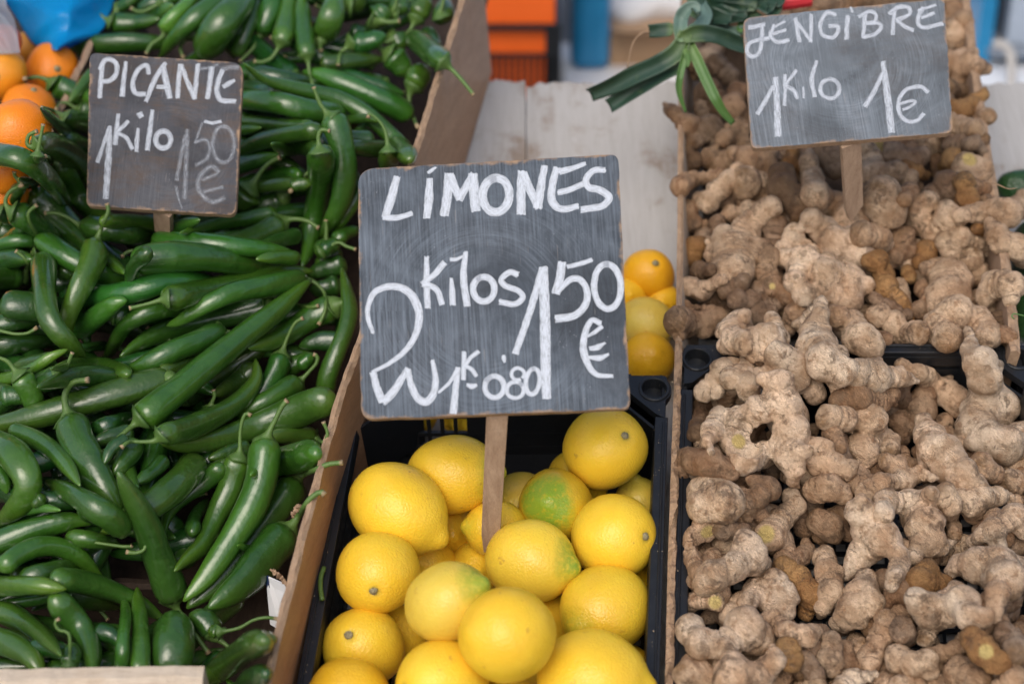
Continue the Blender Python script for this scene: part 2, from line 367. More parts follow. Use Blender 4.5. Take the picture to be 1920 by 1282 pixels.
b_, t_ = thin([(1914, 660), (1905, 560), (1880, 400), (1852, 240), (1836, 120), (1820, 0), (1811, -60)], 0.14); plank_wall('side_board', b_, t_, 0.010, [M['stake'], M['raw']], gc, side=-1, n=120, zj=0.0015)
pa, pb = inv(1284, -62, 0.128), inv(1811, -62, 0.14)
plank_wall('end_board', [(pa[0], pa[1], .002), (pb[0], pa[1], .002)], [(pa[0], pa[1], .13), (pb[0], pa[1], .13)], 0.010, [M['stake'], M['raw']], gc, side=-1)
mb = MB(); fa = inv(1268, 640, 0.0); mb.hexa(W(np.array([(fa[0] + .03, fa[1], z_) for z_ in (.003,)] + [(.50, fa[1], .003), (pb[0] - .01, pa[1], .003), (pa[0] + .03, pa[1], .003), (fa[0] + .03, fa[1], .010), (.50, fa[1], .010), (pb[0] - .01, pa[1], .010), (pa[0] + .03, pa[1], .010)]))); mkb('floor', mb, M['darkwood'], gc)
# chilli crates: front wall, inner wall, bottoms
cc = empty('chilli_crate', W((-0.45, 1.2, 0))); tag(cc, 'wooden crate under the chillies, pale front board at the lower left corner', 'crate')
q = inv(383, 1246, 0.20); q2 = inv(-420, 1262, 0.20)
plank_wall('front_board', [(q2[0], q2[1], .13), (q[0], q[1], .13)], [(q2[0], q2[1], .20), (q[0], q[1], .20)], 0.022, [M['pale'], M['pale']], cc, side=1, n=60, zj=0.0008)
q = inv(330, 1082, 0.06); q2 = inv(-420, 1086, 0.06)
plank_wall('inner_board', [(q2[0], q2[1], .004), (q[0], q[1], .004)], [(q2[0], q2[1], .06), (q[0], q[1], .06)], 0.012, [M['darkwood'], M['darkwood']], cc, side=1, n=40)
tl = [inv(x, y, 0.13) for x, y in [(-150, 700), (0, 452), (82, 280), (164, 108), (230, -60)]]
plank_wall('side_board', [np.array([p[0] + .02, p[1], .004]) for p in tl], tl, 0.008, [M['darkwood'], M['stake']], cc, side=-1, n=90)
mb = MB(); mb.hexa(W(np.array([(-.95, .70, .003), (-.206, .70, .003), (-.03, 1.9, .003), (-.95, 1.9, .003), (-.95, .70, .008), (-.206, .70, .008), (-.03, 1.9, .008), (-.95, 1.9, .008)]))); mkb('floor', mb, M['darkwood'], cc)

# black plastic crates
def lerp(a, b, u): return np.asarray(a) + (np.asarray(b) - np.asarray(a)) * u
def plastic_crate(FL, FR, BR, BL, zr, label, slots_back=(True, False), name='plastic_crate'):
    cen = (np.array(FL) + FR + BR + BL) / 4
    e = empty(name, W((cen[0], cen[1], 0.003))); tag(e, label, 'crate')
    cor = [np.array(FL), np.array(FR), np.array(BR), np.array(BL)]
    def ring(z, grow=0.0):
        k = 1 - 0.055 * (1 - z / zr)
        out = []
        for c in cor:
            v = (c - cen) * k; out.append(cen + v + grow * v / np.linalg.norm(v) * 1.41)
        return out
    th = 0.004
    def prism(mb, a, b, z0, z1, t0=0.0, t1=th, u0=0, u1=1):
        """piece of wall between corners a and b (indices), thickness inwards"""
        def pt(u, z, tt): 
            r = ring(z); p = lerp(r[a], r[b], u); d = r[b] - r[a]; d /= np.linalg.norm(d); nrm = np.array([-d[1], d[0]]); 
            if np.dot(cen - p, nrm) < 0: nrm = -nrm
            p = p + nrm * tt; return (p[0], p[1], z)
        mb.hexa(W(np.array([pt(u0, z0, t0), pt(u1, z0, t0), pt(u1, z0, t1), pt(u0, z0, t1), pt(u0, z1, t0), pt(u1, z1, t0), pt(u1, z1, t1), pt(u0, z1, t1)])))
    zs = (0.004, 0.022, 0.036, 0.041, 0.062, 0.067, 0.088, zr - 0.006)
    for (a, b, slot) in ((0, 1, 2), (1, 2, 0), (2, 3, 1), (3, 0, 0)):
        mb = MB()
        prism(mb, a, b, zs[0], zs[1]); prism(mb, a, b, zs[6], zs[7]); prism(mb, a, b, zs[2], zs[3], 0.0003, th - 0.0003); prism(mb, a, b, zs[4], zs[5], 0.0003, th - 0.0003)
        N = 22
        for i in range(N):
            u0, u1 = i / N, (i + 1) / N
            solid = slot != 1 or not (14 <= i <= 18)
            if solid: prism(mb, a, b, zs[1], zs[6], 0.0006, th - 0.0006, u0, u1)
            else: prism(mb, a, b, zs[1], zs[6], 0.0006, th - 0.0006, u0, u0 + 0.30 / N)
        prism(mb, a, b, zs[6] - 0.003, zs[6] + 0.003, -0.0015, th + 0.0018)
        mkb('wall', mb, M['black'], e)
    # rolled rim: a lip round the top
    mb = MB()
    for a, b in ((0, 1), (1, 2), (2, 3), (3, 0)):
        prism(mb, a, b, zr - 0.007, zr - 0.001, -0.002, 0.0105, 0.115, 0.885); prism(mb, a, b, zr - 0.001, zr + 0.0012, 0.0012, 0.0035, 0.13, 0.87); prism(mb, a, b, zr - 0.020, zr - 0.007, 0.0085, 0.0105, 0.12, 0.88)
    mkb('rim', mb, M['black'], e, bevel=0.0012)
    # corner plates with the stacking sockets
    r = ring(zr)
    for i in range(4):
        c = r[i]; d = cen - c; d /= np.linalg.norm(d); cx, cy = c + d * 0.0235; mb = MB(); n = 28; R0, R1 = 0.0155, 0.0122
        a = np.linspace(0, 2 * np.pi, n, endpoint=False)
        def circ(R, z): return [(cx + R * math.cos(q), cy + R * math.sin(q), z) for q in a]
        rr = [circ(R0, zr - 0.014), circ(R0, zr + 0.001), circ(R0 - 0.0008, zr + 0.0018), circ(R1 + 0.0006, zr + 0.0018), circ(R1, zr + 0.001), circ(R1 - 0.001, zr - 0.012)]
        V = np.array([p for k in rr for p in k] + [(cx, cy, zr - 0.012)]); F = [(k * n + j, k * n + (j + 1) % n, (k + 1) * n + (j + 1) % n, (k + 1) * n + j) for k in range(5) for j in range(n)] + [(5 * n + j, 5 * n + (j + 1) % n, 6 * n) for j in range(n)]
        mb.add(W(V), F)
        # plate
        d1 = r[(i + 1) % 4] - c; d2 = r[i - 1] - c; d1 /= np.linalg.norm(d1); d2 /= np.linalg.norm(d2)
        pl = [c, c + d1 * 0.052, c + d1 * 0.040 + d2 * 0.016, c + d1 * 0.016 + d2 * 0.040, c + d2 * 0.052]
        for k in range(1, 4):                 # fan of wedges that leaves the socket free
            pass
        out = [c + d1 * 0.001 + d2 * 0.001, c + d1 * 0.058 + d2 * 0.0015, c + d1 * 0.042 + d2 * 0.018, c + d1 * 0.018 + d2 * 0.042, c + d2 * 0.058 + d1 * 0.0015]
        oc = np.array(out); ang = np.arctan2(oc[:, 1] - cy, oc[:, 0] - cx); order = np.argsort(ang); oc = oc[order]
        # outline resampled to the socket's angles
        def ray_out(q):
            o = np.array([cx, cy]); dv = np.array([math.cos(q), math.sin(q)]); best = 0.017
            for k in range(5):
                A, B = oc[k], oc[(k + 1) % 5]; m_ = np.array([dv, A - B]).T; dt = np.linalg.det(m_)
                if abs(dt) < 1e-12: continue
                s_, u_ = np.linalg.solve(m_, A - o)
                if s_ > 0 and -1e-6 <= u_ <= 1 + 1e-6: best = max(best, s_)
            return o + dv * best
        O = [ray_out(q_) for q_ in a]; V = np.array([(cx + R0 * math.cos(q_), cy + R0 * math.sin(q_), zr - 0.0004) for q_ in a] + [(p[0], p[1], zr - 0.0004) for p in O] + [(p[0], p[1], zr - 0.009) for p in O])
        mb.add(W(V), [(j, (j + 1) % n, n + (j + 1) % n, n + j) for j in range(n)] + [(n + j, n + (j + 1) % n, 2 * n + (j + 1) % n, 2 * n + j) for j in range(n)])
        mkb('corner_socket', mb, M['black'], e)
        # reinforcing web below the plate
        mb = MB(); p1, p2 = c + d1 * 0.064 + d2 * 0.004, c + d2 * 0.064 + d1 * 0.004; k1 = (cen - p1) * 0.0; zz0, zz1 = 0.02, zr - 0.011
        mb.hexa(W(np.array([(*p1, zz0), (*p2, zz0), *[(p2[0] + d[0] * .003, p2[1] + d[1] * .003, zz0), (p1[0] + d[0] * .003, p1[1] + d[1] * .003, zz0)], (*p1, zz1), (*p2, zz1), (p2[0] + d[0] * .003, p2[1] + d[1] * .003, zz1), (p1[0] + d[0] * .003, p1[1] + d[1] * .003, zz1)])))
        mkb('corner_web', mb, M['black'], e)
    # lattice floor
    mb = MB(); f = ring(0.006)
    def fp(u, v): return lerp(lerp(f[0], f[1], u), lerp(f[3], f[2], u), v)
    for i in range(1, 26):
        u = i / 26; a0, a1 = fp(u - .0045, 0.01), fp(u + .0045, 0.01); b0, b1 = fp(u - .0045, 0.99), fp(u + .0045, 0.99)
        mb.hexa(W(np.array([(*a0, .004), (*a1, .004), (*b1, .004), (*b0, .004), (*a0, .0075), (*a1, .0075), (*b1, .0075), (*b0, .0075)])))
    for i in range(1, 32):
        v = i / 32; a0, a1 = fp(0.01, v - .004), fp(0.01, v + .004); b0, b1 = fp(0.99, v - .004), fp(0.99, v + .004)
        mb.hexa(W(np.array([(*a0, .0045), (*b0, .0045), (*b1, .0045), (*a1, .0045), (*a0, .0082), (*b0, .0082), (*b1, .0082), (*a1, .0082)])))
    a0, a1, b0, b1 = fp(0.012, 0.86), fp(0.988, 0.86), fp(0.012, 0.995), fp(0.988, 0.995)
    mb.hexa(W(np.array([(*a0, .0086), (*a1, .0086), (*b1, .0086), (*b0, .0086), (*a0, .0100), (*a1, .0100), (*b1, .0100), (*b0, .0100)])))
    mkb('floor_lattice', mb, M['black'], e)
    return e
plastic_crate((-0.195, 0.695), (0.117, 0.695), (0.1545, 1.157), (-0.155, 1.157), 0.12, 'black slotted plastic crate that holds the lemons')
plastic_crate((0.131, 0.695), (0.481, 0.695), (0.520, 1.197), (0.173, 1.197), 0.12, 'black plastic crate that holds the front ginger heap')

# scraps: torn box corner with printed paper, a chilli stalk on the crate rim
sc = empty('torn_box', PZ(528, 1130, 0.02)); tag(sc, 'torn carton with white and blue print between chilli crate and board', 'carton')
def patch(name, pts, dz, mat, parent, th=0.0015):
    c = [np.array(PZ(x, y, z)) for x, y, z in pts]; nrm = np.cross(c[1] - c[0], c[2] - c[0]); nrm /= np.linalg.norm(nrm); k = len(c)
    return mk(name, np.array(c + [p - nrm * th for p in c]), [tuple(range(k)), tuple(range(2 * k - 1, k - 1, -1))] + [(j, j + k, (j + 1) % k + k, (j + 1) % k) for j in range(k)], mat, parent, smooth=False)
patch('paper_label', [(500, 1078, .10), (540, 1096, .10), (536, 1130, .075), (528, 1180, .05), (508, 1168, .05)], 0, M['white'], sc)
patch('blue_print', [(498, 1076, .101), (504, 1079, .101), (514, 1142, .066), (509, 1140, .066)], 0, mat_plain('navy print', (0.012, 0.03, 0.10), 0.6), sc)
def shred(pts, w): 
    n = 26; p = np.array([PZ(*q) for q in pts]); u = np.linspace(0, 1, n); c = np.stack([np.interp(u, np.linspace(0, 1, len(p)), p[:, k]) for k in range(3)], 1) + rng.normal(0, 0.0008, (n, 3))
    V, F = tube(c, w * (1 + 0.5 * rng.normal(0, 1, n)).clip(.3, 2), 7); return V, F
V, F = shred([(508, 1066, .115), (524, 1078, .112), (538, 1096, .108)], 0.0017); mk('torn_edge', V, F, M['raw'], sc, smooth=False)
V, F = shred([(548, 968, .14), (556, 955, .145), (562, 945, .15)], 0.0018); mk('torn_edge', V, F, M['raw'], sc, smooth=False)
sp = catmull([PZ(x, y, .1235) for x, y in ((608, 1063), (602, 1080), (601, 1100), (604, 1124))], 12)
V, F = tube(sp, 0.0022, 8); tag(mk('loose_stalk', V, F, M['stem'], attrs={'t': np.full(len(V), 0.5)}), 'loose green chilli stalk lying on the left rim of the lemon crate', 'chilli stalk')

# crumbs of ginger skin and dust on the crate rims and dividers
mb = MB()
def crumbs(px0, px1, z, n, wd, sc=1.0):
    for _ in range(n):
        u = rng.random(); x = px0[0] + (px1[0] - px0[0]) * u + rng.normal(0, wd); y = px0[1] + (px1[1] - px0[1]) * u + rng.normal(0, wd * .3)
        c = np.array(PZ(x, y, z)); s = sc * rng.uniform(0.0003, 0.0011); q = rng.normal(0, 1, (4, 3)); q /= np.linalg.norm(q, axis=1)[:, None]
        mb.add(c + q * s * rng.uniform(.5, 1, (4, 1)), [(0, 1, 2), (0, 2, 3), (0, 3, 1), (1, 3, 2)])
crumbs((1240, 720), (1228, 1270), 0.1205, 60, 5); crumbs((1276, 700), (1256, 1270), 0.1205, 90, 5); crumbs((652, 790), (570, 1270), 0.1205, 50, 5); crumbs((1300, 655), (1900, 655), 0.1212, 60, 8)
crumbs((900, 300), (1250, 420), 0.001, 40, 60, 1.3); crumbs((1268, 640), (1248, 1270), 0.127, 50, 3)
tag(mkb('crumbs', mb, mat_plain('pale skin flakes', (0.42, 0.33, 0.22), 0.9, 0.5, 400)), 'pale crumbs of ginger skin and dust on the crate rims', kind='stuff')
# ------------------------------------------------------------------ how high things lie: a height field of what lies underneath
GS, GX0, GY0, GX1, GY1 = 4.0, -420, -320, 2340, 1640
gx = np.arange(GX0, GX1, GS); gy = np.arange(GY0, GY1, GS)
GXX, GYY = np.meshgrid(gx, gy)
D = np.array(zdepth(GYY, 0.0))
def _win(x, y, r):
    i0 = max(0, int((x - r - GX0) / GS)); i1 = min(len(gx), int((x + r - GX0) / GS) + 2)
    j0 = max(0, int((y - r - GY0) / GS)); j1 = min(len(gy), int((y + r - GY0) / GS) + 2)
    return slice(j0, j1), slice(i0, i1)
def dome(x, y, r):
    s = _win(x, y, r); q = ((GXX[s] - x) ** 2 + (GYY[s] - y) ** 2) / (r * r)
    return s, q
def limit(x, y, r, soft=12, k=1.0):
    r = max(r, 3.0)
    s, q = dome(x, y, r); m = q < 1
    if not m.any():
        i = int(np.clip((x - GX0) / GS, 0, len(gx) - 1)); j = int(np.clip((y - GY0) / GS, 0, len(gy) - 1))
        return D[j, i] - r * D[j, i] / FPX
    d = D[s][m]; return float(np.percentile(d - k * r * d / FPX * np.sqrt(1 - q[m]), soft))
def stamp(x, y, r, d):
    r = max(r, 2.5); s, q = dome(x, y, r); m = q < 1
    h = d - r * d / FPX * np.sqrt(np.clip(1 - q, 0, 1))
    D[s] = np.where(m, np.minimum(D[s], h), D[s])
def base_plane(poly, z):
    """raise the floor of the height field inside a pixel polygon to the plane z of the stall"""
    poly = np.asarray(poly, float); ins = np.zeros(GXX.shape, bool); j = len(poly) - 1
    for i in range(len(poly)):
        xi, yi = poly[i]; xj, yj = poly[j]
        c = ((yi > GYY) != (yj > GYY)) & (GXX < (xj - xi) * (GYY - yi) / (yj - yi + 1e-9) + xi)
        ins ^= c; j = i
    zz = z(GXX, GYY) if callable(z) else z
    D[ins] = np.minimum(D, zdepth(GYY, zz))[ins]
def stamp_line(pts, z, r):
    for a, b in zip(pts[:-1], pts[1:]):
        n = int(max(abs(a[0] - b[0]), abs(a[1] - b[1])) / GS) + 2
        for u in np.linspace(0, 1, n):
            x = a[0] + (b[0] - a[0]) * u; y = a[1] + (b[1] - a[1]) * u; d = float(zdepth(y, z)); stamp(x, y, r, d + r * d / FPX)

# ------------------------------------------------------------------ chillies
CH_DARK, CH_MID, CH_LIGHT = np.array((0.014, 0.058, 0.009)), np.array((0.050, 0.138, 0.014)), np.array((0.140, 0.290, 0.022))
def chilli_col(tone):
    c = CH_DARK + (CH_MID - CH_DARK) * min(1, tone / 0.45) if tone < 0.45 else CH_MID + (CH_LIGHT - CH_MID) * min(1, (tone - 0.45) / 0.3)
    return tuple(np.clip(c * rng.uniform(0.82, 1.24) * (1 + rng.normal(0, 1, 3) * (0.16, 0.05, 0.10)), 0.002, 1))
PEP = []
def chilli(body, r, stem=None, tone=0.35, tipr=0.11, hidden=False, soft=12):
    n = 32
    r = r * (1.0 if hidden else 1.08)
    pts = catmull(body, n); L = np.linalg.norm(np.diff(pts, axis=0), axis=1).sum()
    t = np.linspace(0, 1, n)
    ts = min(0.3, 0.75 * r / max(L, 1))
    sh = np.sqrt(np.clip(1 - ((ts - np.minimum(t, ts)) / ts) ** 2, 0.10, 1))
    taper = 1 - 0.36 * np.clip((t - 0.1) / 0.9, 0, 1) ** 1.3
    te = np.clip((1 - t) / 0.34, 0, 1); taper = taper * (tipr + (1 - tipr) * (1 - (1 - te) ** 1.9) ** 0.7)
    w1, w2 = rng.uniform(0, 6.28, 2); wob = 1 + 0.035 * np.sin(7 * t + w1) + 0.025 * np.sin(15 * t + w2)
    prof = r * sh * taper * wob
    lim = np.array([limit(x, y, max(q, 4), soft, 0.80) for (x, y), q in zip(pts, prof)])
    wgt = prof / r + 0.2
    co = np.polyfit(t, lim, 2 if L > 90 else 1, w=wgt); fit = np.polyval(co, t)
    d = fit - np.percentile(fit - lim, 78)
    rw = prof * d / FPX
    C = P(pts[:, 0], pts[:, 1], d)
    for (x, y), q, dd in zip(pts, prof, d): stamp(x, y, q, dd)
    nn = 14; a = np.linspace(0, 2 * np.pi, nn, endpoint=False); ph, ph2 = rng.uniform(0, 6.28, 2)
    lob = 1 + 0.065 * np.cos(2 * a[None] + ph + 2.0 * t[:, None]) + 0.04 * np.cos(3 * a[None] + ph2 - 3 * t[:, None]) + rng.normal(0, 0.008, (n, nn))
    V, F = tube(C, rw, nn, lob)
    base = np.array([C[:, 0].mean(), C[:, 1].mean(), V[:, 2].min()])
    e = empty('chilli', base)
    tv = np.concatenate([np.repeat(t, nn), [0, 1]])
    b = mk('body', V, F, M['chilli'], e, attrs={'t': tv}); b.color = (*chilli_col(tone), 1)
    if stem is None and not hidden and False: pass
    if stem is not None:
        ns = 15; sp = catmull([tuple(pts[1])] + [q for q in stem], ns); sr = max(3.3, 0.15 * r)
        dl = np.array([limit(x, y, sr + 1, 20) for x, y in sp])
        u = np.linspace(0, 1, ns)
        ds = d[0] + (np.minimum(dl, d[0] + 0.012) - d[0]) * np.clip((u - 0.15) / 0.5, 0, 1)
        ds = np.minimum(ds, np.concatenate([[1e9] * 4, dl[4:] + 0.004])); ds[1:-1] = (ds[:-2] + 2 * ds[1:-1] + ds[2:]) / 4; ds = np.minimum.accumulate(ds + np.linspace(0, 0.006, ns)) - np.linspace(0, 0.006, ns)
        S = P(sp[:, 0], sp[:, 1], ds)
        LS = np.linalg.norm(np.diff(sp, axis=0), axis=1).sum(); q = np.concatenate([[0], np.cumsum(np.linalg.norm(np.diff(sp, axis=0), axis=1))])
        cal = 0.70 * r * np.exp(-(q / (0.42 * r)) ** 2) ; rs = sr * (1 + 0.55 * np.exp(-(q / (0.9 * r)) ** 1.5)) + cal
        rs = rs * (1 + 0.25 * np.clip((u - 0.9) / 0.1, 0, 1)) * (1 + 0.05 * np.sin(9 * u + w1))
        for (x, y), qq, dd in zip(sp[3:], rs[3:], ds[3:]): stamp(x, y, qq, dd)
        fl = 1 + 0.10 * np.cos(5 * a[None, :10] * 1.4 + ph) * np.exp(-u[:, None] * 8)
        V2, F2 = tube(S, rs * ds / FPX, 10, fl)
        mk('stem', V2, F2, M['stem'], e, attrs={'t': np.concatenate([np.repeat(u, 10), [0, 1]])})
    cx, cy = pts[:, 0], pts[:, 1]
    PEP.append(dict(o=e, pts=pts, r=r, L=L, tone=tone, stem=stem, hidden=hidden))
    return e

# ------------------------------------------------------------------ ginger: rounded fingers blended into one knobbly skin (surface nets)
def surface_nets(S, org, h):
    ins = S < 0; nx, ny, nz = S.shape
    cs = np.zeros((nx - 1, ny - 1, nz - 1), np.int8)
    for a in (0, 1):
        for b in (0, 1):
            for c in (0, 1): cs += ins[a:nx - 1 + a, b:ny - 1 + b, c:nz - 1 + c]
    act = (cs > 0) & (cs < 8); idx = -np.ones(act.shape, np.int64); ijk = np.argwhere(act); idx[act] = np.arange(len(ijk))
    acc = np.zeros((len(ijk), 3)); cnt = np.zeros(len(ijk))
    corners = [(a, b, c) for a in (0, 1) for b in (0, 1) for c in (0, 1)]
    for p in corners:
        for ax in range(3):
            if p[ax]: continue
            q = list(p); q[ax] = 1
            s0 = S[ijk[:, 0] + p[0], ijk[:, 1] + p[1], ijk[:, 2] + p[2]]; s1 = S[ijk[:, 0] + q[0], ijk[:, 1] + q[1], ijk[:, 2] + q[2]]
            m = (s0 < 0) != (s1 < 0); u = np.where(m, s0 / np.where(m, s0 - s1, 1), 0)
            pt = np.array(p, float)[None].repeat(len(ijk), 0); pt[:, ax] = u
            acc += np.where(m[:, None], pt, 0); cnt += m
    V = org + (ijk + acc / cnt[:, None]) * h
    F = []
    for ax in range(3):
        b, c = (ax + 1) % 3, (ax + 2) % 3
        sl0 = [slice(None)] * 3; sl1 = [slice(None)] * 3; sl0[ax] = slice(0, -1); sl1[ax] = slice(1, None)
        i0 = ins[tuple(sl0)]; i1 = ins[tuple(sl1)]; e = np.argwhere(i0 != i1)
        e = e[(e[:, b] > 0) & (e[:, c] > 0) & (e[:, b] < S.shape[b] - 1) & (e[:, c] < S.shape[c] - 1)]
        if not len(e): continue
        def cell(db, dc):
            w = e.copy(); w[:, b] += db; w[:, c] += dc; return idx[w[:, 0], w[:, 1], w[:, 2]]
        q = np.stack([cell(-1, -1), cell(0, -1), cell(0, 0), cell(-1, 0)], 1)
        fl = ~i0[e[:, 0], e[:, 1], e[:, 2]]; q[fl] = q[fl][:, ::-1]
        F.append(q)
    return V, np.concatenate(F)
GIN = []
G_TONES = {'p': (0.78, 0.605, 0.43), 't': (0.68, 0.50, 0.335), 'b': (0.44, 0.29, 0.175), 'o': (0.42, 0.24, 0.095), 'd': (0.22, 0.14, 0.08), 'k': (0.36, 0.255, 0.17)}
def ginger(chains, tone='t', cut=None, h=0.0019, hidden=False, smoothk=0.0032, soft=14):
    chains = [[tuple(map(float, q)) for q in c] for c in chains]
    flat = [q for c in chains for q in c]
    if not hidden:
        chains = [[(x, y, r * 1.05) for x, y, r in c] for c in chains]; ext = []
        for c in chains:                        # buds and short side fingers
            L_ = sum(math.hypot(p[0] - q[0], p[1] - q[1]) for p, q in zip(c, c[1:]))
            for _ in range(int(np.clip(L_ / 38, 0, 4))):
                x, y, r = c[rng.integers(0, len(c))]; a_ = rng.uniform(0, 6.28); q_ = rng.uniform(0.9, 1.35)
                ext.append([(x + math.cos(a_) * r * 0.75, y + math.sin(a_) * r * 0.75, r * 0.5), (x + math.cos(a_) * r * q_, y + math.sin(a_) * r * q_, r * rng.uniform(0.22, 0.42))])
        chains = chains + ext; flat = [q for c in chains for q in c]
    lim = np.array([limit(x, y, r, soft, 0.92) for x, y, r in flat]); rr = np.array([q[2] for q in flat])
    mean = np.average(lim, weights=rr); d = 0.62 * lim + 0.38 * mean
    rwp = rr * d / FPX
    d = d - max(np.max(d - lim - 0.42 * rwp), np.percentile(d - lim, 60))
    rw = rr * d / FPX
    for (x, y, r), dd in zip(flat, d): stamp(x, y, r, dd)
    Cp = P([q[0] for q in flat], [q[1] for q in flat], d)
    segs = []; i = 0
    for ci, c in enumerate(chains):
        for k in range(len(c) - 1): segs.append((i + k, i + k + 1))
        if len(c) == 1: segs.append((i, i))
        if ci > 0:                              # hook a branch onto the nearest lobe of what is already there
            j = int(np.argmin(np.linalg.norm(Cp[:i] - Cp[i], axis=1))); segs.append((j, i))
        i += len(c)
    deg = np.zeros(len(flat)); 
    for a, b in segs: deg[a] += 1; deg[b] += 1
    seed = rng.uniform(0, 100, 3); pad = 0.010
    lo = (Cp - rw[:, None]).min(0) - pad; hi = (Cp + rw[:, None]).max(0) + pad
    n = np.ceil((hi - lo) / h).astype(int) + 1
    ax = [lo[k] + np.arange(n[k]) * h for k in range(3)]
    X, Y, Z = np.meshgrid(*ax, indexing='ij'); Q = np.stack([X, Y, Z], -1)
    wn_ = np.zeros(X.shape)
    for k in range(7):
        v = rng.normal(0, 1, 3); v *= (70, 110, 150, 230, 300, 420, 520)[k] / np.linalg.norm(v); w = np.roll(v, 1) * rng.choice([-1, 1], 3)
        wn_ += (0.0012, 0.0010, 0.0007, 0.0005, 0.0004, 0.0004, 0.0003)[k] * np.sin(Q @ v + seed[0] + 1.7 * np.sin(Q @ w * 0.6 + seed[1]))
    S = None; RING = None; best = None; acc_s = 0.0
    for (a, b) in segs:
        A, B = Cp[a], Cp[b]; ab = B - A; l2 = max(ab @ ab, 1e-10)
        u = np.clip(((Q - A) @ ab) / l2, 0, 1); dist = np.linalg.norm(Q - A - u[..., None] * ab, axis=-1)
        L = math.sqrt(l2); s = acc_s + u * L; acc_s += L
        waist = 1 - 0.10 * np.sin(np.pi * u)
        sd = dist - (rw[a] + (rw[b] - rw[a]) * u) * waist + 0.0011 * np.cos(s * 2 * np.pi / 0.0085) * np.clip(u * (1 - u) * 6, 0, 1)
        if S is None: S, RING, best = sd, s, sd.copy()
        else:
            near = sd < best; RING = np.where(near, s, RING); best = np.minimum(best, sd)
            k = smoothk; hh = np.clip(0.5 + 0.5 * (S - sd) / k, 0, 1); S = S + (sd - S) * hh - k * hh * (1 - hh)
    S = S + wn_
    cutv = None
    if cut:                                    # slices through the root that show the yellow flesh: plane facing the viewer
        cutv = []
        for (cx, cy, cr) in cut:
            jj = int(np.argmin([(q[0] - cx) ** 2 + (q[1] - cy) ** 2 for q in flat]))
            dirv = P(cx, cy, d[jj] - 0.9 * rw[jj]) - Cp[jj]; dirv = dirv / np.linalg.norm(dirv); off = rw[jj] * 0.66
            lat = np.linalg.norm((Q - Cp[jj]) - ((Q - Cp[jj]) @ dirv)[..., None] * dirv, axis=-1)
            pl = (Q - Cp[jj]) @ dirv - off
            S = np.where(lat < rw[jj] * 1.5, np.maximum(S, np.where(pl > -0.02, pl, -1)), S)
            cutv.append((Cp[jj], dirv, off, cr * d[jj] / FPX))
    V, F = surface_nets(S, lo, h)
    if len(V) < 8: return None
    gi = np.clip(np.round((V - lo) / h).astype(int), 0, n - 1); ringv = RING[gi[:, 0], gi[:, 1], gi[:, 2]]
    tipv = np.zeros(len(V)); cv = np.zeros(len(V))
    for k in range(len(flat)):
        if deg[k] <= 1 and rng.random() < 0.85:
            nb = [b if a == k else a for a, b in segs if k in (a, b)]
            if not nb: continue
            dv = Cp[k] - Cp[nb[0]]; ln = np.linalg.norm(dv)
            if ln < 1e-6: continue
            dv /= ln; q = ((V - Cp[k]) @ dv) / rw[k]; near = np.linalg.norm(V - Cp[k], axis=1) < 1.5 * rw[k]
            tipv = np.maximum(tipv, np.clip((q - 0.30) / 0.45, 0, 1) * near)
    for (c0, dv, off, cr) in (cutv or []):
        q = (V - c0) @ dv; lat = np.linalg.norm((V - c0) - q[:, None] * dv, axis=1)
        cv = np.maximum(cv, np.clip((q - off + 0.0030) / 0.0014, 0, 1) * np.clip((cr * 1.1 - lat) / (0.25 * cr), 0, 1))
    tipv = tipv * (1 - cv)
    o = mk('ginger_root', V, F.tolist(), M['ginger'], attrs={'ring': ringv, 'tip': tipv, 'cut': cv})
    o.color = (*(np.array(G_TONES[tone]) * rng.uniform(0.90, 1.10)), 1)
    GIN.append(dict(o=o, flat=np.array(flat), tone=tone, cut=cut, hidden=hidden, nb=len(chains)))
    return o

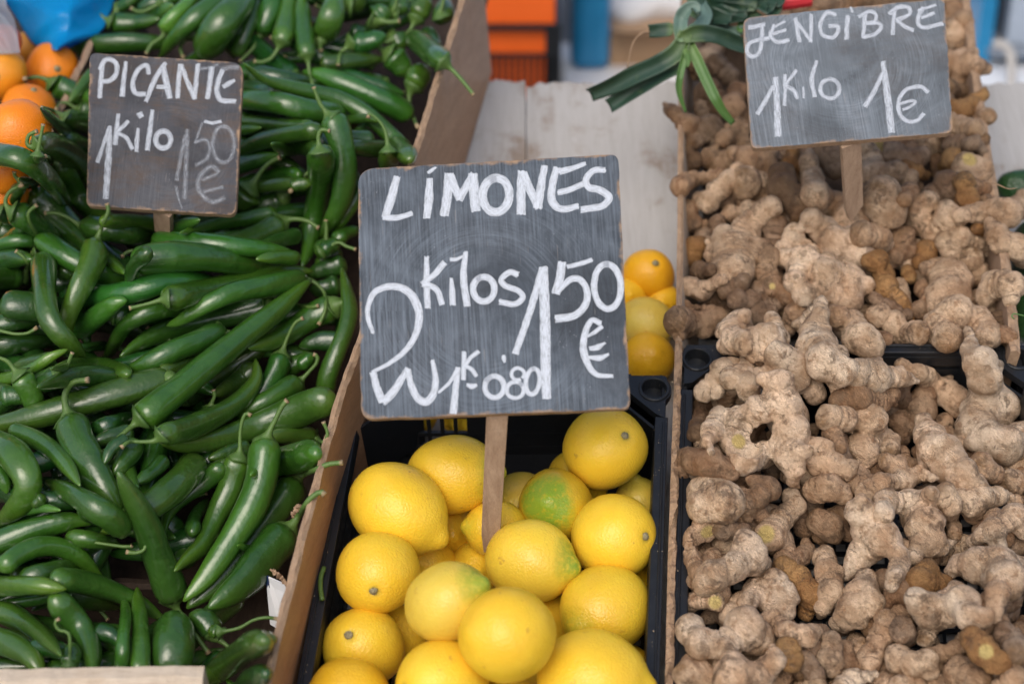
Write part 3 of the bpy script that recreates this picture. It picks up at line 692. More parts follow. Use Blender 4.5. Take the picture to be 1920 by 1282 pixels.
# ------------------------------------------------------------------ citrus
LEM = []
def citrus(name, cx, cy, r, end=None, what='nipple', green=0.0, el=1.12, col=(0.87, 0.605, 0.042), mat='lemon', label=None, cat='lemon', group=None, front=1, soft=6, nip=0.19, button=None, z=None):
    """a fruit of revolution; end = the pixel where its tip or stem end shows; what = which end that is"""
    dd = limit(cx, cy, r, soft) if z is None else float(zdepth(cy, z)); rw = r * dd / FPX
    stamp(cx, cy, r, dd)
    C = P(cx, cy, dd)
    if end is None: ex, ey = cx + rng.uniform(-.3, .3) * r, cy + rng.uniform(-.3, .3) * r; vis = False
    else: (ex, ey), vis = end, True
    vx, vy = (ex - cx) / (r * el), -(ey - cy) / (r * el); q = math.hypot(vx, vy)
    if q > 0.98: vx, vy = vx * .98 / q, vy * .98 / q; q = .98
    vz = math.sqrt(1 - q * q) * front
    A = (CX * vx + CU * vy - CF * vz) @ RX.T; A /= np.linalg.norm(A)
    if what == 'stem': A = -A                       # the axis runs from the stem end to the tip
    nz, na = 30, 36
    th = np.linspace(0, np.pi, nz); zt = -np.cos(th); rt = np.sin(th)
    ax = zt * el
    if nip:
        ax = ax + nip * np.exp(-((1 - zt) / 0.055) ** 1.0) ; rt = rt * (1 - 0.12 * np.exp(-((zt - 0.93) / 0.06) ** 2))
        ax = ax - 0.0 + 0.055 * np.exp(-((1 + zt) / 0.012))
    else: ax = ax * 1.0
    a = np.linspace(0, 2 * np.pi, na, endpoint=False)
    n1 = np.cross(A, [0.3, 0.8, 0.5]); n1 /= np.linalg.norm(n1); n2 = np.cross(A, n1)
    p1, p2 = rng.uniform(0, 6.28, 2)
    lk_ = 1.9 if mat == 'orange' else 1.0
    lump = 1 + lk_ * 0.022 * np.cos(2 * a[None] + p1) + lk_ * 0.014 * np.cos(3 * a[None] + p2 + 2 * zt[:, None]) + lk_ * 0.008 * np.cos(5 * a[None] - 3 * zt[:, None])
    bend = 0.03 * zt ** 2
    V = C + rw * (ax[:, None, None] * A + (rt[:, None] * lump)[..., None] * (np.cos(a)[None, :, None] * n1 + np.sin(a)[None, :, None] * n2) + bend[:, None, None] * n1)
    V = V.reshape(-1, 3); F = []
    for i in range(nz - 1):
        for j in range(na):
            k = (j + 1) % na; F.append((i * na + j, i * na + k, (i + 1) * na + k, (i + 1) * na + j))
    tv = np.repeat((zt + 1) / 2, na)
    e = empty(name, (C[0], C[1], V[:, 2].min()))
    b = mk('peel', V, F, M[mat], e, attrs={'t': tv}); b.color = (*(np.array(col) * rng.uniform(0.94, 1.05)), green)
    if (what == 'stem' and vis) or button:          # the little woody button left by the stalk
        B0 = C - A * rw * (el - 0.030)
        bp = [B0 + A * 0.0015, B0 - A * 0.0006, B0 - A * 0.0016, B0 - A * 0.0016, B0 - A * 0.0028]
        V2, F2 = tube(np.array(bp), [0.0036, 0.0037, 0.0030, 0.0019, 0.0016], 10, 1 + 0.12 * rng.normal(0, 1, (5, 10)))
        mk('stem_button', V2, F2, M['button'], e)
    tag(e, label, cat, group); LEM.append(e)
    return e
# ------------------------------------------------------------------ the heaps, traced from the photograph (pixel paths, bottom first)
PEPPER_POLY = [(-420, 1640), (-420, 480), (0, 470), (165, 105), (250, -320), (960, -320), (862, 0), (765, 305), (668, 640), (604, 830), (490, 1282), (400, 1640)]
base_plane(PEPPER_POLY, lambda x, y: 0.072 + 0.05 * np.clip((520 - y) / 520, 0, 1))
base_plane([(600, 1700), (480, 1640), (655, 770), (672, 700), (1255, 700), (1240, 1640)], 0.014)
base_plane([(1258, 835), (1910, 835), (2080, 1640), (1225, 1640)], 0.076)
base_plane([(1258, 700), (1290, 640), (1910, 640), (1960, 835), (1250, 835)], 0.05)
base_plane([(1380, 640), (1640, 640), (1640, 725), (1380, 725)], 0.128)
base_plane([(1790, 640), (1870, 640), (1870, 700), (1790, 700)], 0.128)
base_plane([(1272, -320), (1272, 640), (1915, 640), (1760, -320)], lambda x, y: 0.075 + 0.03 * np.clip((600 - y) / 600, 0, 1))
base_plane([(-420, -320), (-420, 470), (0, 470), (165, 105), (250, -320)], 0.085)
stamp_line([(486, 1330), (498, 1282), (612, 830), (676, 640), (772, 305), (868, -10)], 0.187, 12)
stamp_line([(1238, 1400), (1246, 1282), (1264, 640), (1273, 150), (1282, -10)], 0.125, 8)
stamp_line([(1915, 640), (1860, 320), (1815, -20)], 0.135, 10)
stamp_line([(1290, 648), (1920, 648)], 0.12, 8)

def persp(y): return 1.0 / (1 + 0.00042 * (900 - y) * 0.62)
# ------------------------------------------------------------------ mandarins
GO = 'mandarins at the left'
OR1, OR2, OR3 = (0.90, 0.27, 0.012), (0.86, 0.36, 0.020), (0.78, 0.15, 0.010)
def man(*a, **k): return citrus('mandarin', *a, mat='orange', cat='mandarin', group=GO, nip=0, el=k.pop('el', 0.86), **k)
for x, y in ((-60, 120), (-70, 260), (-50, 420), (-130, 60), (-140, 200), (-130, 350)): man(x, y, 58, label='mandarin outside the left picture edge or under the others', col=OR1)
man(8, 365, 44, label='lowest mandarin, wedged at the wooden divider under the big curved chilli', col=OR1)
man(12, 318, 46, label='mandarin showing as an orange wedge under the wrinkled one', col=OR1)
man(46, 92, 30, label='small yellowish mandarin touching the tip of the blue bag', col=(0.80, 0.36, 0.05))
man(4, 80, 36, label='red-orange mandarin under the clear film at the left edge', col=OR3)
man(2, 140, 48, (5, 150), 'stem', label='yellow-orange mandarin at the left edge with a green star-shaped stem scar', col=OR2)
man(98, 134, 52, (119, 136), 'stem', el=0.95, label='bright mandarin below the blue bag, small dark stem scar at right', col=OR1)
man(54, 205, 52, (70, 172), 'stem', label='mandarin with a green button, in front of the bright one', col=OR1)
man(34, 248, 63, (98, 248), el=0.98, label='largest mandarin, loose wrinkled skin with a pulled-out neck at right', col=OR1)

# hidden layer that fills the bottom of the chilli crates
def fill_chillies():
    k = 0; tries = 0
    while k < 150 and tries < 9000:
        tries += 1
        y = rng.uniform(-150, 1330); x = rng.uniform(-160, 900)
        xe = np.interp(y, [-150, 0, 305, 640, 830, 1282], [905, 850, 750, 650, 585, 470]); xs = np.interp(y, [-150, 105, 470], [250, 165, 0]) if y < 470 else -200
        if not (xs + 60 < x < xe - 70): continue
        if 190 < x < 300 and 1000 < y < 1120 or 410 < x < 560 and 1060 < y < 1200: continue
        r = 23 * persp(y) * rng.uniform(0.85, 1.1); L = rng.uniform(170, 290) * persp(y); a = rng.normal(0.0, 0.5) + (np.pi if rng.random() < .5 else 0)
        c, s = math.cos(a) * L / 2, math.sin(a) * L / 2; bx, by = rng.normal(0, 14, 2)
        p0, p1 = (x - c, y - s), (x + c, y + s)
        if p0[0] > xe - 25 or p1[0] > xe - 25: continue
        an = a + np.pi + rng.normal(0, 0.4); st_ = [(p0[0] + math.cos(an) * q, p0[1] + math.sin(an) * q + cv * q * q / 60) for cv in [rng.uniform(-.6, .3)] for q in (8, 22, 38)] if rng.random() < 0.6 else None
        if st_ and max(q[0] for q in st_) > xe - 30: st_ = None
        chilli([p0, (x + bx, y + by), p1], r, st_, rng.uniform(0.0, 0.22), hidden=True, soft=20); k += 1
fill_chillies()
CH = [  # (body path from the stem end to the tip, radius, stem path, tone)
 # --- back of the heap
 ([(660, 2), (720, 0), (780, 2)], 14, None, .25), ([(600, 140), (680, 155), (760, 178)], 20, None, .1), ([(600, 120), (650, 116), (720, 110)], 15, None, .15),
 ([(380, 20), (420, 70), (440, 110)], 18, None, .1), ([(470, 140), (540, 150), (610, 160)], 17, None, .1), ([(455, 165), (530, 176), (590, 190)], 15, None, .12),
 ([(222, 15), (245, 2), (262, -12)], 12, [(216, 24), (212, 30)], .25), ([(262, 18), (290, 6), (330, -6), (370, -18)], 13, None, .2),
 ([(340, 20), (372, 2), (400, -20)], 14, None, .3),
 ([(300, 5), (330, -2), (360, -12)], 12, [(275, 20), (258, 22), (245, 15)], .4),
 ([(285, 38), (303, 24), (325, 10)], 14, [(272, 50), (256, 56), (243, 72)], .3),
 ([(207, 42), (232, 44), (262, 42), (300, 36)], 19, [(196, 36), (176, 20), (155, 26)], .22),
 ([(140, 92), (180, 84), (230, 80), (300, 80), (340, 78)], 18, [(134, 90), (129, 80), (132, 74)], .2),
 ([(660, 14), (668, -8), (672, -30)], 24, [(645, 12), (632, 24), (605, 52)], .32),
 ([(745, 26), (748, 10), (752, -10)], 18, [(738, 22), (743, 4), (742, -12)], .3),
 ([(828, 36), (832, 22), (836, 0)], 20, [(826, 24), (830, 8), (834, -12)], .3),
 ([(800, 60), (812, 80), (820, 100)], 17, None, .1),
 ([(780, 36), (790, 18), (802, -8)], 19, [(774, 48), (768, 58), (760, 66)], .42),
 ([(702, 36), (714, 26), (726, 12)], 24, [(708, 38), (728, 42), (750, 40)], .32),
 ([(655, 60), (672, 62), (690, 60)], 17, None, .12),
 ([(742, 70), (748, 78), (756, 92)], 19, [(734, 76), (724, 80), (718, 77)], .38),
 ([(730, 100), (746, 118), (768, 142)], 23, [(722, 96), (704, 84), (696, 64)], .3),
 ([(660, 82), (682, 80), (704, 74), (724, 66)], 21, [(652, 88), (638, 102), (634, 124)], .32),
 ([(606, 72), (616, 46), (626, 10), (630, -30)], 23, [(601, 78), (600, 88), (602, 97)], .45),
 ([(440, 104), (455, 72), (470, 36), (485, 0)], 15, None, .35), ([(352, 68), (372, 54), (398, 44), (425, 36)], 15, [(346, 76), (338, 90), (344, 108)], .3),
 ([(440, -40), (405, 4), (362, 38), (325, 74), (298, 112)], 18, None, .42), ([(310, 56), (325, 36), (350, 12), (375, -22)], 16, [(303, 70), (284, 84), (274, 102)], .62),
 ([(384, 100), (396, 75), (421, 40), (452, 4), (482, -34)], 29, None, .42),
 ([(490, 62), (500, 36), (511, 4), (520, -34)], 20, [(485, 72), (474, 92), (449, 116)], .42), ([(527, 80), (535, 52), (542, 10), (548, -34)], 21, [(521, 92), (508, 110), (490, 117), (476, 115)], .42),
 ([(576, 106), (572, 72), (568, 30), (566, -14)], 18, [(578, 116), (580, 134), (585, 155), (590, 163)], .42),
 ([(775, 163), (785, 145), (797, 124)], 23, [(768, 176), (768, 198), (776, 222), (783, 238)], .35), ([(832, 118), (811, 99), (786, 79), (764, 64)], 23, [(842, 126), (862, 146), (889, 179)], .34),
 ([(640, 216), (580, 206), (515, 192), (450, 188), (395, 196)], 21, None, .3), ([(770, 222), (748, 204), (700, 180), (650, 159), (602, 140), (568, 134)], 23, None, .33),
 ([(768, 294), (755, 275), (728, 249), (690, 216), (640, 187), (598, 175), (540, 163), (490, 146), (456, 118)], 15, None, .36),
 ([(700, 262), (660, 258), (630, 262)], 15, None, .2), ([(740, 282), (700, 280), (650, 276), (600, 280)], 16, None, .2), ([(770, 300), (752, 278), (730, 262)], 18, None, .25),
 ([(590, 240), (538, 236), (480, 229), (430, 226)], 14, None, .3), ([(440, 246), (465, 243), (490, 240)], 9, None, .45),
 ([(650, 225), (690, 222), (715, 228)], 9, [(640, 232)], .3), ([(600, 244), (545, 251), (492, 265), (440, 290), (400, 312)], 18, None, .33),
 ([(600, 280), (560, 276), (535, 280), (508, 270)], 15, None, .28), ([(400, 320), (445, 311), (490, 299), (535, 291)], 18, None, .28),
 ([(562, 328), (520, 329), (478, 336), (430, 348)], 14, None, .46), ([(578, 348), (540, 344), (490, 350), (440, 360)], 13, None, .34),
 ([(545, 352), (560, 346), (585, 344)], 12, None, .2), ([(530, 372), (500, 384), (462, 402)], 19, [(535, 366), (545, 358)], .24), ([(600, 400), (560, 398), (520, 402), (470, 410)], 18, None, .12),
 ([(640, 450), (620, 430), (560, 424)], 17, None, .15), ([(705, 330), (672, 366), (650, 400), (620, 440)], 15, None, .3), ([(640, 470), (615, 484), (590, 500)], 19, None, .15),
 ([(728, 285), (730, 305), (732, 335)], 20, [(727, 272), (722, 245), (710, 226), (693, 214), (690, 222)], .36),
 ([(618, 216), (634, 250), (645, 300), (645, 345), (635, 386), (618, 418), (602, 448)], 23, [(608, 206), (598, 190), (588, 163)], .42),
 ([(466, 356), (455, 375), (440, 392)], 26, [(474, 346), (490, 321), (506, 305), (526, 295)], .4),
 ([(600, 281), (602, 310), (600, 345), (592, 390), (584, 430), (577, 468), (566, 500)], 23, [(598, 270), (597, 256), (603, 244), (619, 246)], .42),
 # --- left, by the mandarins
 ([(150, 206), (175, 208), (215, 216)], 15, [(140, 202), (125, 193), (110, 196), (105, 207)], .25), ([(98, 158), (125, 169), (160, 181), (195, 190)], 22, [(88, 150), (70, 145), (46, 148)], .32),
 ([(180, 136), (160, 155), (145, 174), (130, 191)], 12, None, .42), ([(140, 250), (110, 238), (88, 216), (76, 203)], 13, None, .25), ([(122, 222), (152, 229), (185, 240), (215, 252)], 19, [(112, 214), (95, 206), (76, 201)], .38),
 ([(118, 262), (142, 264), (175, 278)], 15, None, .18), ([(68, 268), (95, 272), (125, 286), (155, 312), (180, 346), (196, 380)], 22, [(60, 276), (51, 270), (54, 254), (70, 246)], .3),
 ([(70, 292), (78, 305), (90, 318)], 14, [(72, 278), (76, 258), (81, 233)], .25), ([(110, 312), (126, 332), (142, 362), (165, 390), (200, 412), (240, 424)], 20, [(102, 306), (92, 296), (84, 293)], .4),
 ([(40, 350), (30, 362), (28, 385)], 14, [(38, 342), (28, 330), (27, 322)], .3), ([(70, 345), (50, 340), (35, 335)], 10, None, .2),
 ([(-60, 300), (-25, 291), (5, 292), (42, 300), (80, 325), (110, 360), (126, 392), (129, 408)], 23, None, .34),
 ([(52, 362), (85, 385), (117, 412), (146, 441), (185, 478), (212, 496), (237, 514)], 24, None, .36),
 ([(26, 395), (46, 410), (75, 428), (112, 447)], 22, [(17, 392), (10, 378), (19, 359), (41, 347)], .32),
 ([(240, 425), (200, 420)], 10, None, .2), ([(160, 425), (200, 431), (242, 440), (300, 452)], 23, [(148, 421), (128, 408), (106, 400), (83, 400)], .32), ([(66, 452), (30, 452), (0, 458), (-60, 472)], 14, None, .35),
 ([(190, 414), (226, 414), (256, 415), (291, 422), (320, 436), (341, 446)], 13, None, .5),
 ([(0, 490), (22, 484), (60, 486)], 18, None, .1), ([(74, 446), (108, 469), (146, 494), (190, 515), (226, 528), (258, 536)], 22, [(66, 434), (55, 414), (54, 398), (70, 384)], .33),
 ([(520, 400), (462, 411), (420, 418), (380, 427), (337, 437)], 15, None, .44), ([(385, 450), (430, 444), (460, 438), (488, 426)], 12, None, .42), ([(300, 440), (335, 425), (375, 412)], 14, None, .15),
 ([(530, 418), (508, 430), (480, 445), (445, 456), (405, 462)], 25, [(545, 411), (575, 414), (598, 428)], .3),
 ([(560, 440), (525, 452), (480, 462)], 15, None, .18), ([(630, 452), (645, 440), (675, 430)], 15, None, .25),
 ([(620, 460), (604, 468), (590, 476)], 20, [(612, 450), (612, 430), (611, 412)], .28), ([(600, 474), (620, 462), (640, 455)], 16, [(632, 455), (650, 462), (668, 468)], .3),
 ([(290, 454), (350, 455), (420, 460), (500, 468), (555, 476)], 20, [(284, 460), (262, 468), (240, 472), (228, 482)], .36), ([(560, 484), (520, 482), (480, 486)], 14, None, .4),
 ([(255, 512), (330, 515), (400, 518)], 14, None, .12), ([(248, 496), (275, 487), (320, 482), (380, 483), (440, 492), (490, 503), (530, 515)], 27, None, .36),
 ([(650, 494), (615, 503), (575, 516)], 20, None, .12), ([(640, 530), (610, 540), (580, 545)], 18, None, .08), ([(650, 600), (640, 640), (630, 690)], 16, None, .1),
 # --- middle
 ([(42, 518), (18, 520), (-30, 523), (-90, 530)], 21, [(47, 510), (53, 495), (44, 482), (29, 470)], .28), ([(2, 572), (32, 573), (70, 576), (130, 582), (185, 592)], 27, None, .2),
 ([(-40, 642), (5, 645), (55, 642), (120, 636)], 21, None, .12), ([(-70, 605), (-40, 612), (-12, 618)], 15, [(0, 620), (28, 626), (54, 624), (70, 613)], .38),
 ([(280, 470), (250, 500), (240, 540)], 14, None, .1), ([(150, 556), (205, 556), (250, 546), (300, 532), (350, 524), (412, 527)], 22, None, .34),
 ([(140, 622), (168, 604), (195, 583), (217, 568), (238, 563)], 20, None, .24), ([(160, 650), (200, 648), (205, 640)], 10, None, .2), ([(110, 660), (150, 652), (200, 640)], 8, None, .2),
 ([(178, 456), (173, 490), (152, 535), (132, 580), (127, 608), (131, 634)], 24, [(182, 449), (192, 422), (203, 396), (200, 381)], .38),
 ([(83, 484), (83, 517), (85, 556), (90, 590), (105, 617), (127, 640), (146, 658), (160, 674)], 24, None, .38),
 ([(350, 572), (310, 578), (270, 590), (236, 610), (216, 640), (202, 665), (184, 679)], 17, None, .36),
 ([(630, 574), (592, 590), (550, 618), (508, 640), (465, 652)], 24, [(640, 568), (655, 566)], .24), ([(500, 560), (530, 560), (560, 556)], 9, [(575, 575), (598, 573)], .2),
 ([(640, 640), (600, 640), (560, 650)], 18, None, .06), ([(310, 563), (346, 554), (392, 545), (440, 533), (500, 516), (550, 509), (587, 509)], 23, [(304, 562), (280, 569), (256, 575), (242, 578)], .42),
 ([(512, 572), (470, 580), (420, 592), (370, 605), (320, 617), (268, 640), (225, 668)], 22, [(520, 571), (532, 573)], .2),
 ([(568, 527), (519, 534), (446, 547), (400, 565), (362, 586), (337, 602), (313, 610)], 22, [(576, 524), (592, 531), (608, 549), (611, 573), (605, 594), (597, 609)], .45),
 ([(280, 690), (330, 690), (400, 660), (470, 640)], 16, None, .2), ([(300, 700), (350, 680), (420, 652), (500, 630)], 14, None, .38), ([(415, 622), (380, 638), (330, 655), (280, 680), (225, 702)], 24, [(422, 624), (442, 622), (484, 613)], .4),
 ([(100, 672), (60, 680), (20, 690)], 14, None, .3), ([(-30, 716), (20, 709), (60, 692), (96, 669), (127, 655)], 13, None, .55),
 ([(-60, 720), (0, 730), (40, 735)], 14, None, .25), ([(240, 702), (190, 686), (140, 684), (95, 692)], 16, None, .3), ([(220, 716), (180, 705), (140, 706), (100, 716), (70, 726)], 20, None, .22),
 ([(0, 745), (30, 742), (60, 750)], 18, None, .12), ([(36, 702), (48, 720), (60, 742), (72, 775), (92, 805)], 23, [(28, 694), (15, 678), (0, 671), (-12, 667)], .42),
 ([(250, 790), (200, 800), (160, 810)], 20, None, .06), ([(250, 810), (205, 820), (170, 832)], 16, None, .16), ([(322, 711), (280, 720), (220, 737), (160, 754), (100, 772), (40, 788), (-20, 798), (-70, 800)], 25, [(330, 706), (340, 703)], .3),
 ([(300, 780), (275, 760), (247, 754)], 7, None, .45), ([(395, 765), (380, 790), (350, 800)], 14, [(397, 755), (402, 742), (400, 730)], .3),
 ([(258, 791), (290, 765), (340, 725), (400, 676), (460, 628), (510, 590), (545, 560), (570, 536), (584, 525)], 28, [(250, 797), (225, 818), (205, 838), (184, 854)], .44),
 ([(520, 700), (560, 680), (600, 670)], 18, None, .3), ([(480, 690), (440, 720), (400, 740)], 20, None, .14), ([(560, 690), (575, 675), (590, 668)], 14, None, .3),
 ([(610, 740), (616, 702), (632, 660), (648, 620), (655, 585), (650, 545), (641, 501)], 19, None, .36),
 ([(528, 664), (520, 690), (505, 717), (480, 748), (450, 780)], 21, [(531, 655), (540, 630), (554, 605), (569, 596)], .34), ([(560, 718), (540, 730), (510, 746), (470, 766), (435, 788)], 21, [(568, 709), (581, 695), (593, 681), (595, 668), (587, 664)], .42),
 # --- front
 ([(-20, 872), (2, 892), (14, 925)], 15, None, .3), ([(132, 786), (138, 806), (150, 836), (166, 868), (185, 902), (205, 935), (228, 968)], 34, [(128, 776), (122, 756), (123, 736), (138, 716), (167, 712)], .22),
 ([(20, 808), (60, 820), (100, 845), (130, 880), (150, 910)], 18, None, .34), ([(255, 825), (236, 858), (212, 890)], 21, None, .24), ([(240, 820), (210, 840), (195, 870)], 12, None, .1),
 ([(310, 860), (285, 885), (255, 905)], 16, None, .1), ([(625, 747), (590, 757), (540, 777), (480, 801), (420, 822), (350, 834), (300, 829)], 27, None, .34),
 ([(298, 816), (340, 806), (392, 785), (432, 764), (462, 739), (481, 708), (479, 672)], 23, [(290, 826), (265, 828), (242, 828), (227, 839)], .38),
 ([(590, 818), (562, 816), (520, 818), (480, 826)], 16, [(594, 822), (606, 829), (614, 812), (606, 790)], .46), ([(595, 850), (562, 856), (522, 867), (470, 890)], 27, None, .3), ([(470, 840), (430, 850), (390, 860)], 16, None, .28),
 ([(370, 900), (400, 880), (430, 860)], 14, None, .22), ([(360, 1000), (365, 970), (390, 935)], 14, None, .2), ([(420, 872), (382, 905), (345, 932), (320, 957), (310, 982), (308, 1006)], 16, None, .3),
 ([(350, 1030), (345, 1048), (320, 1060)], 20, None, .3), ([(370, 860), (342, 900), (300, 935), (260, 960), (222, 984), (189, 998)], 27, None, .4),
 ([(449, 853), (441, 882), (432, 915), (412, 955), (392, 998), (378, 1024), (350, 1047), (327, 1070)], 22, [(450, 844), (450, 815), (454, 790), (461, 775), (471, 779)], .4),
 ([(556, 904), (535, 930), (508, 965), (478, 1002), (450, 1037), (418, 1075), (385, 1108), (350, 1140)], 30, [(565, 892), (590, 881), (616, 870), (643, 867)], .24),
 ([(500, 821), (495, 852), (490, 892), (478, 932), (455, 976), (421, 1030), (385, 1082), (344, 1127)], 28, [(504, 812), (517, 785), (530, 760), (539, 750)], .47),
 ([(470, 1030), (455, 1024), (445, 1022)], 7, [(478, 1034)], .4), ([(541, 994), (520, 1016), (490, 1052), (460, 1086), (430, 1112), (390, 1140)], 33, [(548, 984), (564, 960), (580, 936), (600, 922), (609, 928)], .22),
 ([(40, 958), (80, 952), (114, 956)], 9, None, .46), ([(85, 930), (70, 940), (60, 950)], 12, None, .2), ([(-30, 825), (18, 848), (48, 888), (51, 920), (30, 952), (-15, 988)], 27, None, .42),
 ([(-40, 1030), (35, 1003), (90, 985), (140, 975), (172, 982)], 25, None, .34), ([(130, 1010), (160, 1010), (200, 1017), (224, 1020)], 17, [(232, 1024), (248, 1022)], .32), ([(236, 994), (210, 972), (170, 946), (130, 922), (84, 902)], 23, [(244, 994), (263, 1000), (273, 1015), (270, 1030), (254, 1036), (236, 1034)], .36),
 ([(40, 1086), (90, 1072), (125, 1063), (151, 1062)], 18, None, .3), ([(2, 1068), (30, 1042), (70, 1025), (112, 1026), (150, 1046), (175, 1070), (196, 1090)], 20, None, .4),
 ([(10, 1134), (60, 1126), (100, 1118), (134, 1115)], 11, None, .18), ([(100, 1086), (150, 1091), (200, 1104), (250, 1126), (290, 1150), (308, 1164)], 22, None, .3), ([(-40, 1098), (20, 1097), (70, 1097), (125, 1104)], 21, None, .58),
 ([(326, 1128), (311, 1082), (295, 1040), (280, 996), (256, 946), (236, 910), (221, 884)], 29, [(330, 1138), (347, 1160), (366, 1188), (392, 1225)], .3),
 ([(60, 1215), (100, 1215), (140, 1230)], 18, None, .08), ([(180, 1180), (210, 1190), (240, 1215)], 18, None, .1), ([(130, 1250), (133, 1228), (137, 1204)], 18, [(130, 1190), (110, 1180), (103, 1166), (112, 1159)], .36),
 ([(-30, 1142), (20, 1150), (62, 1175), (92, 1202), (114, 1228)], 21, None, .36), ([(-30, 1196), (20, 1208), (56, 1230), (82, 1268)], 23, None, .38), ([(100, 1118), (130, 1150), (156, 1180), (171, 1216), (176, 1275)], 25, None, .36),
 ([(228, 1262), (231, 1200), (236, 1150), (229, 1112)], 14, None, .36), ([(263, 1265), (263, 1190), (260, 1140), (257, 1100)], 18, None, .48), ([(405, 1188), (385, 1166), (355, 1150)], 23, [(409, 1196), (420, 1205), (430, 1213)], .3),
 ([(410, 1184), (390, 1180)], 14, [(425, 1182), (450, 1176), (475, 1162), (500, 1157), (522, 1160)], .3), ([(324, 1158), (325, 1195), (321, 1250), (316, 1340)], 37, None, .22),
 ([(420, 1230), (400, 1240), (380, 1262)], 17, None, .1), ([(510, 1196), (490, 1205), (470, 1220)], 18, None, .3), ([(497, 1200), (470, 1212), (435, 1236), (398, 1264), (360, 1300)], 27, None, .36), ([(460, 1300), (440, 1290), (424, 1272)], 9, None, .4),
 ([(500, 1262), (470, 1275), (440, 1300)], 22, None, .15),
]
for b_, r_, s_, t_ in CH: chilli(b_, r_, s_, t_)

